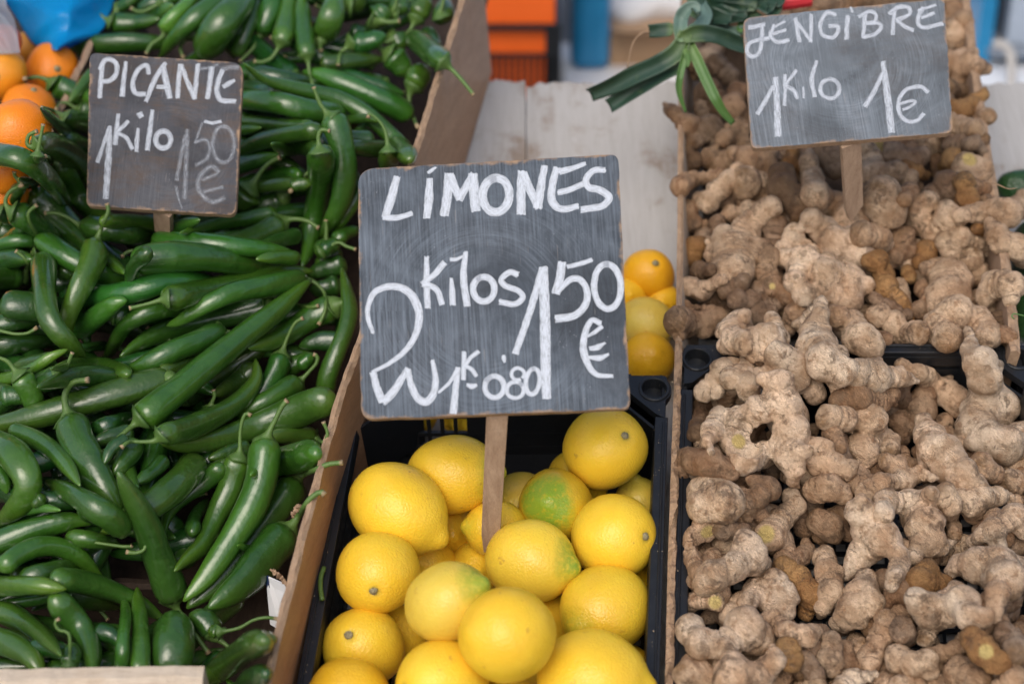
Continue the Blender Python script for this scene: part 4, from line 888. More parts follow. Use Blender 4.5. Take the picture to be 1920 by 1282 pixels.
# ------------------------------------------------------------------ ginger
def fill_ginger():
    k = 0; tries = 0
    while k < 205 and tries < 9000:
        tries += 1
        y = rng.uniform(-120, 1340); x = rng.uniform(1280, 2060)
        xs = np.interp(y, [0, 640, 1282], [1320, 1310, 1300]); xe = np.interp(y, [0, 640, 1282], [1790, 1870, 2060])
        if not (xs < x < xe): continue
        if 640 < y < 845 and (x < 1350 or 1690 < x < 1960): continue
        if 600 < y < 690: continue
        r = 24 * persp(y); a = rng.uniform(0, 6.28); dx, dy = math.cos(a) * 34, math.sin(a) * 34
        ginger([[(x - dx, y - dy, r * .8), (x, y, r), (x + dx, y + dy, r * .85)], [(x - dy, y + dx, r * .6)]], rng.choice(['k', 'b', 't']), h=0.0034, hidden=True, soft=25); k += 1
fill_ginger()
GI = [
 # --- far part of the back crate
 ([[(1500, 12, 20), (1540, 4, 24), (1580, 8, 22)]], 'k'), ([[(1610, 6, 22), (1650, -4, 24)]], 'b'), ([[(1300, 120, 16), (1318, 136, 18)]], 'd'), ([[(1345, 120, 18), (1368, 140, 20)]], 'k'), ([[(1330, 170, 20), (1350, 196, 22)]], 'd'),
 ([[(1385, 170, 20), (1372, 200, 22), (1385, 220, 20)]], 'b'), ([[(1245, 195, 5), (1261, 211, 13), (1288, 232, 20), (1300, 240, 18)]], 'b'), ([[(1330, 238, 22), (1300, 262, 20)], [(1345, 258, 20)]], 'k'),
 ([[(1360, 262, 20), (1385, 245, 24), (1392, 268, 20)]], 'b'), ([[(1300, 300, 20), (1290, 285, 14)]], 'd'), ([[(1330, 295, 17), (1362, 302, 20), (1350, 312, 16)]], 'b'),
 ([[(1790, 20, 18), (1806, 36, 19), (1800, 60, 14)]], 'b'), ([[(1780, 55, 20), (1792, 75, 24), (1800, 88, 15)]], 't'), ([[(1770, 120, 26), (1806, 124, 27), (1838, 126, 15), (1850, 128, 13)], [(1800, 145, 14)]], 't'),
 ([[(1780, 165, 20), (1800, 175, 18)]], 'd'), ([[(1780, 205, 18), (1805, 208, 19), (1826, 190, 12), (1846, 178, 8)], [(1830, 212, 8)]], 'o'), ([[(1775, 235, 18), (1800, 240, 20), (1828, 242, 19)]], 't'),
 ([[(1740, 268, 24), (1765, 268, 22)]], 't'), ([[(1690, 272, 22), (1705, 290, 18)]], 'b'), ([[(1785, 275, 18), (1825, 268, 17), (1842, 284, 10)]], 'k'), ([[(1650, 270, 22), (1668, 280, 18)]], 'p', [(1652, 272, 14)]),
 ([[(1680, 290, 22), (1712, 300, 24), (1728, 292, 18)]], 'k'), ([[(1560, 290, 24), (1570, 310, 24)], [(1545, 280, 16)]], 'k'), ([[(1760, 305, 16), (1765, 325, 16)]], 'b'), ([[(1785, 298, 18), (1770, 310, 14)]], 'o'),
 ([[(1810, 308, 26), (1828, 322, 30), (1800, 318, 20)]], 't', [(1822, 294, 14)]), ([[(1700, 316, 15), (1720, 322, 15), (1736, 330, 9)]], 'o'), ([[(1825, 350, 18), (1845, 352, 16)]], 'b'),
 ([[(1775, 352, 32), (1752, 368, 22), (1795, 366, 24)], [(1778, 398, 18)]], 'k'), ([[(1808, 340, 16), (1815, 372, 19), (1800, 392, 21)]], 'o'), ([[(1850, 375, 14), (1862, 390, 12)]], 'b'),
 ([[(1490, 282, 14), (1484, 302, 14), (1500, 316, 13)]], 'o'), ([[(1405, 302, 28), (1428, 290, 23), (1440, 310, 18)]], 't'), ([[(1276, 350, 17), (1302, 334, 14), (1350, 330, 15)]], 'b'), ([[(1370, 350, 14), (1395, 380, 18)]], 'b'),
 ([[(1383, 318, 12), (1366, 336, 16), (1344, 358, 22), (1330, 376, 24)], [(1312, 372, 12)]], 't'), ([[(1400, 342, 30), (1428, 352, 27), (1436, 372, 18)]], 't'), ([[(1290, 395, 18), (1298, 418, 20), (1326, 424, 11)]], 'b'),
 ([[(1325, 450, 20), (1335, 470, 16)]], 'k'), ([[(1298, 482, 20), (1302, 464, 22)]], 'o'), ([[(1345, 420, 18), (1350, 445, 18)]], 'k'), ([[(1465, 326, 22), (1470, 352, 25), (1492, 376, 26), (1502, 396, 22)], [(1450, 390, 16)]], 'd'),
 ([[(1640, 395, 24), (1620, 420, 22)]], 'k'), ([[(1620, 265, 8), (1622, 278, 15), (1632, 302, 24), (1642, 326, 28), (1648, 342, 16)], [(1676, 322, 22), (1706, 336, 15)]], 't'), ([[(1655, 362, 33), (1664, 395, 34), (1648, 384, 30)], [(1652, 348, 14)]], 't'), ([[(1705, 360, 18), (1695, 378, 16)]], 'b'),
 ([[(1517, 300, 18), (1520, 332, 23), (1526, 364, 28), (1548, 384, 25), (1576, 385, 22), (1592, 410, 26), (1602, 424, 25)]], 't'), ([[(1455, 425, 24), (1452, 456, 20)]], 'k'), ([[(1370, 400, 20), (1386, 410, 17)], [(1402, 390, 15)]], 't'),
 ([[(1470, 470, 20), (1490, 440, 18)], [(1500, 462, 22), (1520, 476, 20)]], 'p'), ([[(1446, 384, 16), (1424, 402, 19), (1400, 432, 27), (1374, 470, 38), (1370, 506, 37), (1410, 474, 30)], [(1358, 440, 18), (1342, 478, 20)]], 't'),
 ([[(1742, 374, 17), (1722, 394, 23), (1716, 416, 19), (1736, 421, 27), (1752, 442, 19)], [(1782, 408, 25), (1774, 390, 16)]], 't'), ([[(1800, 406, 18), (1832, 400, 21), (1862, 396, 21), (1886, 400, 25), (1910, 390, 19), (1920, 364, 11)]], 't'),
 ([[(1830, 430, 14), (1856, 428, 14)]], 'o'), ([[(1872, 440, 22), (1882, 458, 22), (1906, 462, 28), (1925, 482, 22)]], 't'), ([[(1520, 410, 20), (1545, 434, 29), (1572, 460, 33), (1602, 480, 35), (1624, 494, 25)], [(1566, 488, 16)]], 'p'),
 ([[(1618, 440, 22), (1646, 446, 23), (1662, 458, 16)]], 't'), ([[(1692, 450, 23), (1700, 466, 21), (1680, 482, 18), (1660, 496, 15)]], 'b'), ([[(1735, 470, 18), (1740, 488, 15), (1722, 492, 13)]], 'o'), ([[(1700, 510, 14), (1710, 520, 14)]], 'o'),
 ([[(1778, 450, 24), (1786, 466, 25), (1802, 446, 22), (1832, 456, 17), (1855, 472, 12)]], 't'),
 # --- front part of the back crate
 ([[(1310, 508, 15), (1334, 508, 12)]], 'd'), ([[(1360, 545, 18), (1390, 530, 20)]], 'k'), ([[(1293, 540, 19), (1315, 546, 19), (1336, 535, 11), (1352, 526, 10)]], 't'), ([[(1645, 490, 19), (1655, 515, 18), (1664, 540, 19), (1684, 566, 18), (1700, 592, 16)]], 'o'),
 ([[(1640, 558, 14), (1670, 575, 14), (1700, 590, 12)]], 'k'), ([[(1820, 488, 25), (1830, 512, 25)]], 't'), ([[(1865, 535, 27), (1896, 535, 25), (1896, 562, 18)], [(1848, 560, 14)]], 't'), ([[(1870, 600, 18), (1895, 640, 14)]], 'd'), ([[(1880, 625, 14), (1895, 632, 12)]], 'b'),
 ([[(1728, 540, 15), (1742, 562, 14)], [(1722, 582, 16)]], 'b'), ([[(1440, 484, 19), (1434, 512, 18), (1450, 540, 20), (1478, 552, 22), (1490, 562, 14)]], 'b', [(1447, 535, 6)]),
 ([[(1405, 562, 22), (1425, 588, 23), (1442, 586, 16)], [(1384, 560, 20)]], 'k'), ([[(1268, 600, 22), (1297, 606, 24), (1326, 604, 21), (1346, 595, 20)], [(1288, 574, 8), (1335, 580, 10)], [(1320, 622, 14)]], 'b'),
 ([[(1496, 580, 19), (1481, 605, 17), (1470, 626, 14)]], 't'), ([[(1740, 505, 13), (1762, 504, 18), (1782, 526, 39), (1776, 556, 39), (1768, 580, 32)]], 't'), ([[(1790, 592, 34), (1766, 618, 36), (1776, 628, 30)], [(1830, 606, 33), (1852, 626, 25)]], 't'),
 ([[(1474, 484, 16), (1504, 492, 29), (1545, 510, 27), (1590, 528, 33), (1628, 530, 17)], [(1490, 528, 16)], [(1506, 556, 20), (1542, 550, 24), (1582, 562, 32)]], 'p'),
 ([[(1648, 590, 22), (1676, 605, 21), (1692, 626, 22), (1722, 622, 22)]], 't'), ([[(1640, 630, 14), (1665, 636, 12)]], 'b'), ([[(1566, 594, 25), (1592, 610, 28), (1616, 635, 28), (1634, 648, 24)]], 't'),
 ([[(1385, 606, 24), (1370, 622, 24), (1376, 640, 22), (1402, 642, 23), (1436, 640, 30), (1460, 636, 20)], [(1426, 664, 11), (1412, 674, 8)], [(1446, 600, 14)], [(1360, 648, 14)]], 'p'),
 # --- front black crate
 ([[(1326, 700, 13), (1316, 728, 16), (1314, 780, 24), (1310, 812, 17)]], 'd'), ([[(1690, 690, 15), (1720, 700, 17), (1746, 716, 19), (1772, 732, 24), (1794, 748, 24), (1806, 765, 20)], [(1780, 704, 8)]], 't'), ([[(1905, 760, 20), (1915, 800, 22)]], 'd'),
 ([[(1735, 745, 22), (1725, 770, 28), (1715, 795, 24), (1686, 790, 20)], [(1694, 822, 12)]], 'b'), ([[(1770, 790, 20), (1776, 812, 17)]], 't'), ([[(1560, 815, 22), (1572, 836, 16)]], 'b'), ([[(1810, 810, 16), (1800, 835, 16)]], 't'),
 ([[(1541, 568, 9), (1536, 592, 16), (1526, 620, 29), (1532, 650, 37), (1548, 680, 37), (1576, 696, 29), (1602, 700, 25), (1642, 705, 27), (1682, 706, 21), (1704, 712, 14)]], 'p'),
 ([[(1574, 752, 20), (1610, 746, 25), (1646, 750, 25), (1668, 744, 19)]], 'b'),
 ([[(1460, 668, 31), (1476, 692, 37), (1490, 706, 31), (1440, 706, 24), (1398, 700, 15), (1386, 690, 12)], [(1526, 736, 19), (1518, 724, 22)]], 'p'),
 ([[(1818, 624, 11), (1822, 656, 18), (1836, 682, 33), (1846, 706, 32), (1854, 742, 33), (1874, 762, 34), (1842, 772, 38), (1830, 796, 35), (1852, 824, 33), (1884, 836, 34), (1912, 818, 28)]], 'p'),
 ([[(1555, 780, 24), (1585, 785, 22), (1605, 795, 19), (1630, 786, 29), (1638, 802, 25), (1616, 840, 25), (1622, 857, 18)], [(1660, 828, 22), (1670, 846, 17)]], 't'),
 ([[(1500, 832, 25), (1530, 850, 28), (1562, 872, 24), (1588, 880, 24)]], 't'), ([[(1840, 878, 26), (1866, 890, 20)]], 't'), ([[(1900, 902, 24), (1925, 902, 20)]], 't'),
 ([[(1355, 690, 15), (1374, 712, 20), (1402, 724, 26), (1404, 736, 24)], [(1318, 736, 15), (1345, 738, 17)]], 'p'),
 ([[(1732, 790, 16), (1742, 816, 27), (1758, 846, 35), (1778, 872, 35), (1804, 892, 32), (1826, 912, 28), (1846, 934, 18)]], 'p'),
 ([[(1284, 856, 14), (1302, 868, 24), (1332, 872, 30), (1366, 882, 21)], [(1280, 892, 14)]], 'b'),
 ([[(1462, 722, 26), (1464, 752, 36), (1478, 782, 38), (1482, 812, 33), (1468, 838, 27), (1482, 852, 30), (1492, 882, 17), (1488, 902, 12)], [(1424, 768, 27), (1392, 792, 22), (1378, 830, 26), (1396, 857, 30), (1432, 852, 26), (1456, 845, 22)], [(1350, 778, 15), (1334, 812, 19), (1326, 828, 14)]], 'p', [(1388, 826, 14)]),
 ([[(1662, 868, 17), (1682, 876, 21), (1694, 900, 20), (1652, 906, 19), (1624, 922, 21)], [(1722, 890, 18), (1748, 896, 10), (1760, 898, 6)]], 't'),
 ([[(1790, 930, 18), (1820, 945, 25), (1826, 962, 20)], [(1842, 932, 17), (1872, 928, 16), (1905, 938, 16)]], 't'), ([[(1440, 916, 25), (1420, 936, 22), (1396, 946, 22), (1402, 968, 15)]], 'b'), ([[(1360, 990, 24), (1390, 1000, 20)]], 'k'),
 ([[(1772, 930, 23), (1786, 946, 20), (1780, 968, 12), (1788, 990, 14), (1792, 1000, 12)]], 't'), ([[(1506, 986, 19), (1500, 960, 17)]], 'k'),
 ([[(1530, 920, 25), (1556, 914, 27), (1580, 926, 18)]], 't'), ([[(1540, 975, 25), (1556, 988, 27), (1562, 1004, 21)]], 'b'),
 ([[(1485, 930, 17), (1490, 948, 20), (1466, 972, 23), (1444, 1002, 26), (1466, 1018, 26)], [(1480, 1036, 16)]], 't', [(1432, 1000, 17)]),
 ([[(1862, 966, 18), (1866, 992, 23), (1842, 1002, 18), (1828, 1016, 14)], [(1902, 968, 26), (1920, 996, 20)], [(1872, 1022, 20)]], 'p'), ([[(1740, 1070, 22), (1726, 1092, 26), (1766, 1098, 20)]], 'o'),
 ([[(1612, 958, 28), (1632, 986, 35), (1652, 1004, 32), (1668, 1020, 22)], [(1686, 1036, 12), (1690, 1058, 14), (1676, 1082, 16), (1670, 1098, 14)], [(1622, 1036, 26), (1604, 1058, 20), (1588, 1076, 11)]], 'p'),
 ([[(1662, 942, 20), (1702, 946, 25), (1722, 962, 35), (1736, 988, 35), (1744, 1012, 29), (1766, 1026, 18), (1782, 1020, 9)], [(1722, 1022, 12), (1712, 1044, 12)], [(1655, 962, 16)]], 'p'),
 ([[(1496, 1045, 14), (1516, 1028, 12), (1510, 1018, 9)], [(1472, 1052, 22)]], 'b'), ([[(1470, 1058, 18), (1498, 1086, 25), (1524, 1116, 29), (1514, 1142, 18)]], 'o'), ([[(1542, 1044, 19), (1552, 1076, 25), (1556, 1110, 22), (1546, 1136, 15)]], 't'),
 ([[(1322, 988, 22), (1300, 1010, 21), (1300, 1048, 18), (1312, 1072, 16)]], 't', [(1330, 1002, 14)]), ([[(1328, 930, 37), (1356, 944, 36), (1318, 952, 30)]], 't'),
 ([[(1786, 1074, 14), (1800, 1060, 22), (1832, 1060, 32), (1868, 1068, 38), (1888, 1092, 34), (1870, 1114, 24), (1864, 1140, 19), (1862, 1154, 16)], [(1914, 1060, 14)]], 'p'),
 ([[(1396, 1022, 24), (1402, 1046, 35), (1372, 1066, 28), (1340, 1076, 26), (1320, 1092, 20)], [(1424, 1060, 22)]], 'p'), ([[(1386, 1130, 18), (1372, 1156, 20), (1392, 1170, 16)]], 't'),
 ([[(1286, 1130, 19), (1310, 1126, 19), (1338, 1130, 17)]], 't', [(1342, 1128, 13)]), ([[(1420, 1112, 29), (1446, 1120, 33), (1470, 1112, 27), (1456, 1090, 24)], [(1474, 1146, 16)]], 'p'),
 ([[(1622, 1084, 20), (1616, 1112, 32), (1600, 1142, 30), (1632, 1130, 28)], [(1586, 1158, 20), (1566, 1170, 13)]], 't'), ([[(1444, 1166, 17), (1482, 1186, 21), (1512, 1190, 21), (1532, 1186, 16)]], 't'),
 ([[(1720, 1124, 20), (1742, 1142, 31), (1774, 1142, 34), (1806, 1132, 32), (1818, 1152, 28)], [(1742, 1176, 18), (1736, 1196, 13)], [(1792, 1104, 16)], [(1846, 1156, 18)]], 'p'),
 ([[(1660, 1166, 25), (1654, 1188, 25), (1636, 1222, 23), (1630, 1240, 20)]], 't'), ([[(1690, 1180, 22), (1700, 1195, 18)]], 'k'), ([[(1890, 1190, 24), (1905, 1222, 26)]], 'k'), ([[(1820, 1192, 20), (1846, 1218, 27), (1868, 1238, 25)]], 'o', [(1850, 1222, 14)]),
 ([[(1562, 1206, 20), (1558, 1236, 25), (1562, 1256, 19)]], 't'), ([[(1512, 1240, 16), (1526, 1262, 18)]], 'k'), ([[(1740, 1230, 18), (1766, 1222, 17), (1794, 1214, 15)]], 'b'), ([[(1690, 1236, 29), (1712, 1242, 25), (1738, 1236, 18)], [(1742, 1256, 17)]], 't'),
 ([[(1474, 1214, 21), (1486, 1242, 22)]], 'o'), ([[(1296, 1184, 29), (1318, 1206, 29), (1356, 1212, 22), (1396, 1180, 37), (1416, 1196, 34)]], 'p'), ([[(1290, 1262, 27), (1312, 1268, 25), (1340, 1276, 20)]], 't'),
 ([[(1580, 1290, 20), (1600, 1272, 18)], [(1640, 1262, 10)]], 'p'), ([[(1690, 1284, 24), (1715, 1290, 22)]], 't'), ([[(1755, 1284, 20), (1780, 1290, 20)]], 't'), ([[(1800, 1258, 31), (1832, 1276, 26)]], 'b'), ([[(1900, 1275, 28), (1880, 1290, 24)]], 't'),
 ([[(1372, 1236, 20), (1376, 1268, 42), (1404, 1278, 40), (1436, 1256, 21), (1456, 1236, 18)]], 'p'), ([[(1530, 1290, 20), (1500, 1300, 20)]], 't'),
]
for g_ in GI: ginger(g_[0], g_[1], g_[2] if len(g_) > 2 else None)
# ------------------------------------------------------------------ lemons
YEL, PALE, DEEP = (0.87, 0.605, 0.042), (0.82, 0.63, 0.085), (0.86, 0.53, 0.025)
GF, GB = 'lemons in the black crate', 'lemons on the white table behind the crate'
def lem(*a, **k): return citrus('lemon', *a, **k)
# lower layer
HID = 'lemon in the lower layer, almost hidden under the other lemons'
for x, y in ((900, 1240), (1010, 1330), (720, 1400), (860, 1400), (1150, 1385)): lem(x, y, 72, label=HID, group=GF)
lem(840, 985, 60, label='lemon in shade behind the big two-ended lemon near the left rim', group=GF, col=YEL)
lem(800, 1062, 56, label='lemon deep between the stem-facing lemon and the crate floor grid', group=GF)
lem(893, 1066, 52, label='lemon under the pointed end of the wooden stake', group=GF)
lem(976, 946, 62, label='lemon right behind the wooden stake, half covered by it', group=GF, col=PALE)
lem(930, 990, 54, (874, 984), green=0.75, label='lemon left of the stake foot with a small greenish knobbed tip', group=GF)
lem(1085, 900, 60, label='lemon hidden below the uppermost lemon of the crate', group=GF)
lem(1198, 944, 46, (1190, 896), green=0.35, col=PALE, nip=0.24, label='small pale lemon with its nipple up against the right wall', group=GF)
lem(1176, 1098, 52, label='dark shaded lemon tucked at the right wall, lower down', group=GF, col=DEEP)
lem(742, 1192, 60, label='lemon behind the one with a green stem button by the left wall', group=GF)
lem(1020, 1165, 60, label='lemon in the gap left of the green-cornered lemon', group=GF)
lem(1168, 1258, 54, label='shaded lemon at the right wall beside the big front lemon', group=GF, col=DEEP)
lem(870, 1215, 60, label='lemon in the gap left of the large lemon with a brown scar', group=GF)
# upper layer
lem(850, 889, 76, (960, 884), green=1.0, el=1.16, label='lemon behind the stake whose bright green tip sticks out right of it', group=GF)
lem(1134, 841, 78, (1168, 812), 'stem', el=1.06, label='topmost lemon, under the LIMONES board, its brown stem button facing us', group=GF)
lem(1043, 948, 70, (1026, 933), green=1.35, el=1.08, col=(0.70, 0.50, 0.03), nip=0.10, label='lemon with a round green patch and nipple facing up', group=GF)
STAKE_PX = [(932, 778), (929, 860), (926, 940), (922, 1000), (918, 1034)]
STAKE_D = [min(limit(x, y, 20, 3, 0.0), 1.70) for x, y in STAKE_PX]
lem(1150, 1006, 79, (1207, 999), 'stem', el=1.06, label='lemon by the right rim with its stem button on the right side', group=GF)
lem(746, 956, 83, (826, 1010), el=1.20, nip=0.20, green=0.0, button=True, label='large two-ended lemon at the left rim, its blunt nipple pointing down right', group=GF)
lem(708, 1073, 78, (706, 1097), 'stem', el=1.06, label='round lemon with a green stem button facing us, against the left wall', group=GF)
lem(840, 1129, 76, (907, 1092), green=0.95, el=1.12, col=PALE, label='pale lemon with a dull green nipple at its upper right', group=GF)
lem(995, 1053, 78, (1074, 1062), green=1.25, el=1.12, col=(0.84, 0.63, 0.06), label='lemon in front of the stake with a bright green nipple at right', group=GF)
lem(682, 1212, 76, (659, 1178), 'stem', el=1.06, label='lemon at the left wall near the front with its stem button on top', group=GF)
lem(1136, 1141, 82, (1078, 1172), green=0.75, el=1.14, nip=0.10, label='lemon at the right wall with a small green corner at lower left', group=GF)
lem(952, 1190, 89, (880, 1176), el=1.06, nip=0.03, col=(0.86, 0.57, 0.035), label='largest lemon, orange-yellow, with a small brown scar at its left', group=GF)
lem(828, 1282, 84, (758, 1280), 'stem', el=1.08, label='front lemon with a green stem button at its left edge', group=GF)
lem(655, 1312, 80, (690, 1300), 'stem', el=1.08, col=DEEP, label='front lemon in the left corner, cut by the lower picture edge', group=GF)
lem(1112, 1272, 92, (1230, 1290), el=1.16, label='broad smooth front lemon at the right, no stem or tip showing', group=GF)
lem(965, 1342, 70, label='front lemon of which only the crown peeps up at the lower edge', group=GF)
# behind the crate, on the table
for x, y in ((1105, 560), (772, 774), (876, 774), (980, 768), (1086, 762)):
    citrus('lemon', x, y, 50, label='lemon behind the LIMONES board and the crate, hidden but for a strip of yellow', group=GB, col=YEL, z=0.030)
citrus('lemon', 1178, 556, 38, label='dark lemon peeping out below the topmost back lemon beside the board', group=GB, col=DEEP, z=0.026)
citrus('lemon', 1244, 566, 34, label='lemon squeezed between the back lemons and the wooden divider', group=GB, col=DEEP, z=0.022)
citrus('lemon', 1214, 674, 51, label='lowest of the back lemons, just above the crate rim socket', group=GB, col=(0.84, 0.49, 0.02), nip=0.04, z=0.032)
citrus('lemon', 1212, 606, 50, (1258, 630), 'stem', label='pale greenish-yellow back lemon, middle one beside the LIMONES board', group=GB, col=(0.68, 0.52, 0.09), z=0.034)
citrus('lemon', 1214, 518, 50, (1226, 495), 'stem', label='orange-yellow lemon on top of the back heap, stem spot facing up', group=GB, col=(0.82, 0.43, 0.014), z=0.036)
# ------------------------------------------------------------------ chalk boards
def mat_slate(name, base, dust, warm, seed, dusty=0.5, smear=0.5, zones=(0.62, 0.45), dark=(0.86, 0.46, 0.16), wear=0.36):
    """matt slate paint, wiped over and over: brush marks of several directions, chalk haze, knocked edges"""
    m = NT(name); uv = m.coord('UV'); at = m.attr('edge')
    def sh(dx, dy): return m.mapping(uv, (1, 1, 1), (0, 0, 0), (seed + dx, seed * 1.7 + dy, 0))
    sep = m.t.nodes.new('ShaderNodeSeparateXYZ'); m.set(sep.inputs[0], uv); U, V = sep.outputs[0], sep.outputs[1]
    def streak(rot, a=120, b=3, lo=0.42, hi=0.68): return m.ramp(m.noise(m.mapping(uv, (a, b, 1), (0, 0, rot), (seed, 0, 0)), 1.0, 5, 0.75), [(lo, 0.0), (hi, 1.0)])
    warp = m.math('ADD', V, m.math('MULTIPLY', m.math('SUBTRACT', m.noise(sh(3, 9), 4, 3), 0.5), 0.5))
    topz = m.ramp(warp, [(zones[0] - 0.06, 0.0), (zones[0] + 0.06, 1.0)])
    lowl = m.ramp(m.math('ADD', m.math('SUBTRACT', warp, m.math('MULTIPLY', U, -0.9)), 0.0), [(zones[1] + 0.30, 1.0), (zones[1] + 0.45, 0.0)])
    dx, dy = m.math('SUBTRACT', U, 0.47), m.math('SUBTRACT', V, 0.40)
    rad = m.math('SQRT', m.math('ADD', m.math('MULTIPLY', dx, dx), m.math('MULTIPLY', dy, dy))); ang = m.math('ARCTAN2', dy, dx)
    cmb = m.t.nodes.new('ShaderNodeCombineXYZ'); m.set(cmb.inputs[0], m.math('MULTIPLY', rad, 150.0)); m.set(cmb.inputs[1], m.math('MULTIPLY', ang, 1.6)); m.set(cmb.inputs[2], seed)
    arcs = m.ramp(m.noise(cmb.outputs[0], 1.0, 4, 0.7), [(0.44, 0.0), (0.68, 1.0)])
    arcz = m.math('MULTIPLY', m.ramp(rad, [(0.14, 0.0), (0.24, 1.0), (0.40, 1.0), (0.50, 0.0)]), m.ramp(m.noise(sh(1, 4), 3.5, 3), [(0.38, 0.0), (0.58, 1.0)]))
    cloud = m.noise(sh(0, 0), 3.2, 5, 0.62, 0.8); haze = m.ramp(m.noise(sh(11, 5), 4.5, 6, 0.68, 1.6), [(0.42, 0.0), (0.70, 1.0)])
    col = m.mix(m.ramp(cloud, [(0.34, 0.0), (0.66, 1.0)]), [x * 0.80 for x in base], [x * 1.45 for x in base])
    col = m.mix(m.math('MULTIPLY', haze, smear * 0.60), col, [x * 0.62 for x in dust])
    def lay(col, f, amt, c=dust): return m.mix(m.math('MULTIPLY', f, amt), col, c)
    col = lay(col, m.math('MULTIPLY', streak(0.05), topz), smear * 0.55)
    col = lay(col, m.math('MULTIPLY', streak(0.75, 110, 2.2), lowl), smear * 0.75)
    col = lay(col, m.math('MULTIPLY', arcs, arcz), smear * 0.62)
    col = lay(col, m.math('MULTIPLY', streak(1.5, 140, 4, 0.48, 0.7), m.ramp(m.noise(sh(5, 2), 2.6, 3), [(0.45, 0.0), (0.6, 1.0)])), smear * 0.45)
    col = lay(col, m.math('MULTIPLY', streak(0.35, 90, 3, 0.50, 0.72), m.ramp(m.noise(sh(8, 7), 3.0, 3), [(0.5, 0.0), (0.62, 1.0)])), smear * 0.5)
    wm = m.ramp(m.math('ADD', m.noise(sh(2, 2), 2.6, 5, 0.65), m.math('MULTIPLY', m.math('SUBTRACT', m.noise(m.mapping(uv, (4, 70, 1)), 1, 4), 0.5), 0.3)), [(0.46, 0.0), (0.64, 1.0)])
    col = lay(col, wm, warm, (0.100, 0.066, 0.045))
    ddx, ddy = m.math('SUBTRACT', U, dark[0]), m.math('SUBTRACT', V, dark[1]); dr = m.math('SQRT', m.math('ADD', m.math('MULTIPLY', ddx, ddx), m.math('MULTIPLY', ddy, ddy)))
    dr = m.math('ADD', dr, m.math('MULTIPLY', m.math('SUBTRACT', m.noise(sh(6, 6), 6, 4), 0.5), 0.16))
    col = lay(col, m.ramp(dr, [(dark[2] * 0.6, 1.0), (dark[2] * 1.5, 0.0)]), 0.62, [x * 0.62 for x in base])
    fine = m.noise(uv, 330, 3, 0.75)
    sp = m.math('MULTIPLY', m.ramp(fine, [(0.56, 0.0), (0.68, 1.0)]), m.ramp(m.math('ADD', m.noise(sh(4, 1), 5.5, 4), m.math('MULTIPLY', m.ramp(V, [(0.0, 1.0), (0.22, 0.0)]), 0.12)), [(0.46, 0.0), (0.62, 1.0)]))
    col = lay(col, sp, dusty)
    speck = m.math('MULTIPLY', m.ramp(m.vor(sh(0, 0), 60), [(0.05, 1.0), (0.10, 0.0)]), m.ramp(m.noise(sh(9, 9), 9, 3), [(0.52, 0.0), (0.60, 1.0)]))
    col = lay(col, speck, 0.7, (0.50, 0.53, 0.57))
    scr = m.math('MULTIPLY', m.ramp(m.noise(m.mapping(uv, (160, 8, 1), (0, 0, 2.2)), 1.0, 2, 0.5), [(0.70, 0.0), (0.74, 1.0)]), 0.5)
    col = lay(col, scr, 0.5, (0.40, 0.36, 0.32))
    we = m.math('ADD', at, m.math('MULTIPLY', m.math('SUBTRACT', m.noise(uv, 7, 6, 0.72), wear), 0.024))
    wood = m.mix(m.noise(m.mapping(uv, (60, 8, 1)), 1, 4), (0.24, 0.145, 0.085), (0.44, 0.30, 0.185))
    chip = m.ramp(we, [(0.0006, 1.0), (0.0011, 0.0)])
    col = m.mix(chip, col, wood)
    m.p(Base_Color=col, Roughness=m.ramp(fine, [(0.3, 0.55), (0.7, 0.8)]), Specular_IOR_Level=0.3, Normal=m.bump(m.mix(0.5, streak(0.05), m.mix(chip, fine, 0.0)), 0.2, 0.0007))
    return m.done()
def mat_chalk(name, op, seed):
    m = NT(name); uv = m.coord('UV'); oc = m.coord('Object')
    st = m.noise(m.mapping(uv, (13, 0.9, 1), (0, 0, 0), (seed, 0, 0)), 1.0, 4, 0.7); pt = m.noise(uv, 9, 5, 0.7); gr = m.noise(oc, 900, 3)
    ac = m.attr('across')                                            # 0 at the middle of a stroke, 1 at its edge
    f = m.math('ADD', m.math('ADD', st, m.math('MULTIPLY', pt, 0.35)), m.math('MULTIPLY', m.math('SUBTRACT', 0.5, ac), 0.10))
    lo = 0.84 - 0.30 * op
    al = m.math('MULTIPLY', m.ramp(f, [(lo - 0.04, 0.12 + 0.34 * op * op), (lo + 0.16, 1.0)]), min(1.0, 0.45 + 0.55 * op))
    col = m.mix(gr, (0.50, 0.545, 0.61), (0.66, 0.70, 0.75))
    m.p(Base_Color=col, Roughness=0.9, Specular_IOR_Level=0.2, Alpha=al, Normal=m.bump(st, 0.3, 0.0005))
    return m.done()
SIGNS = {}
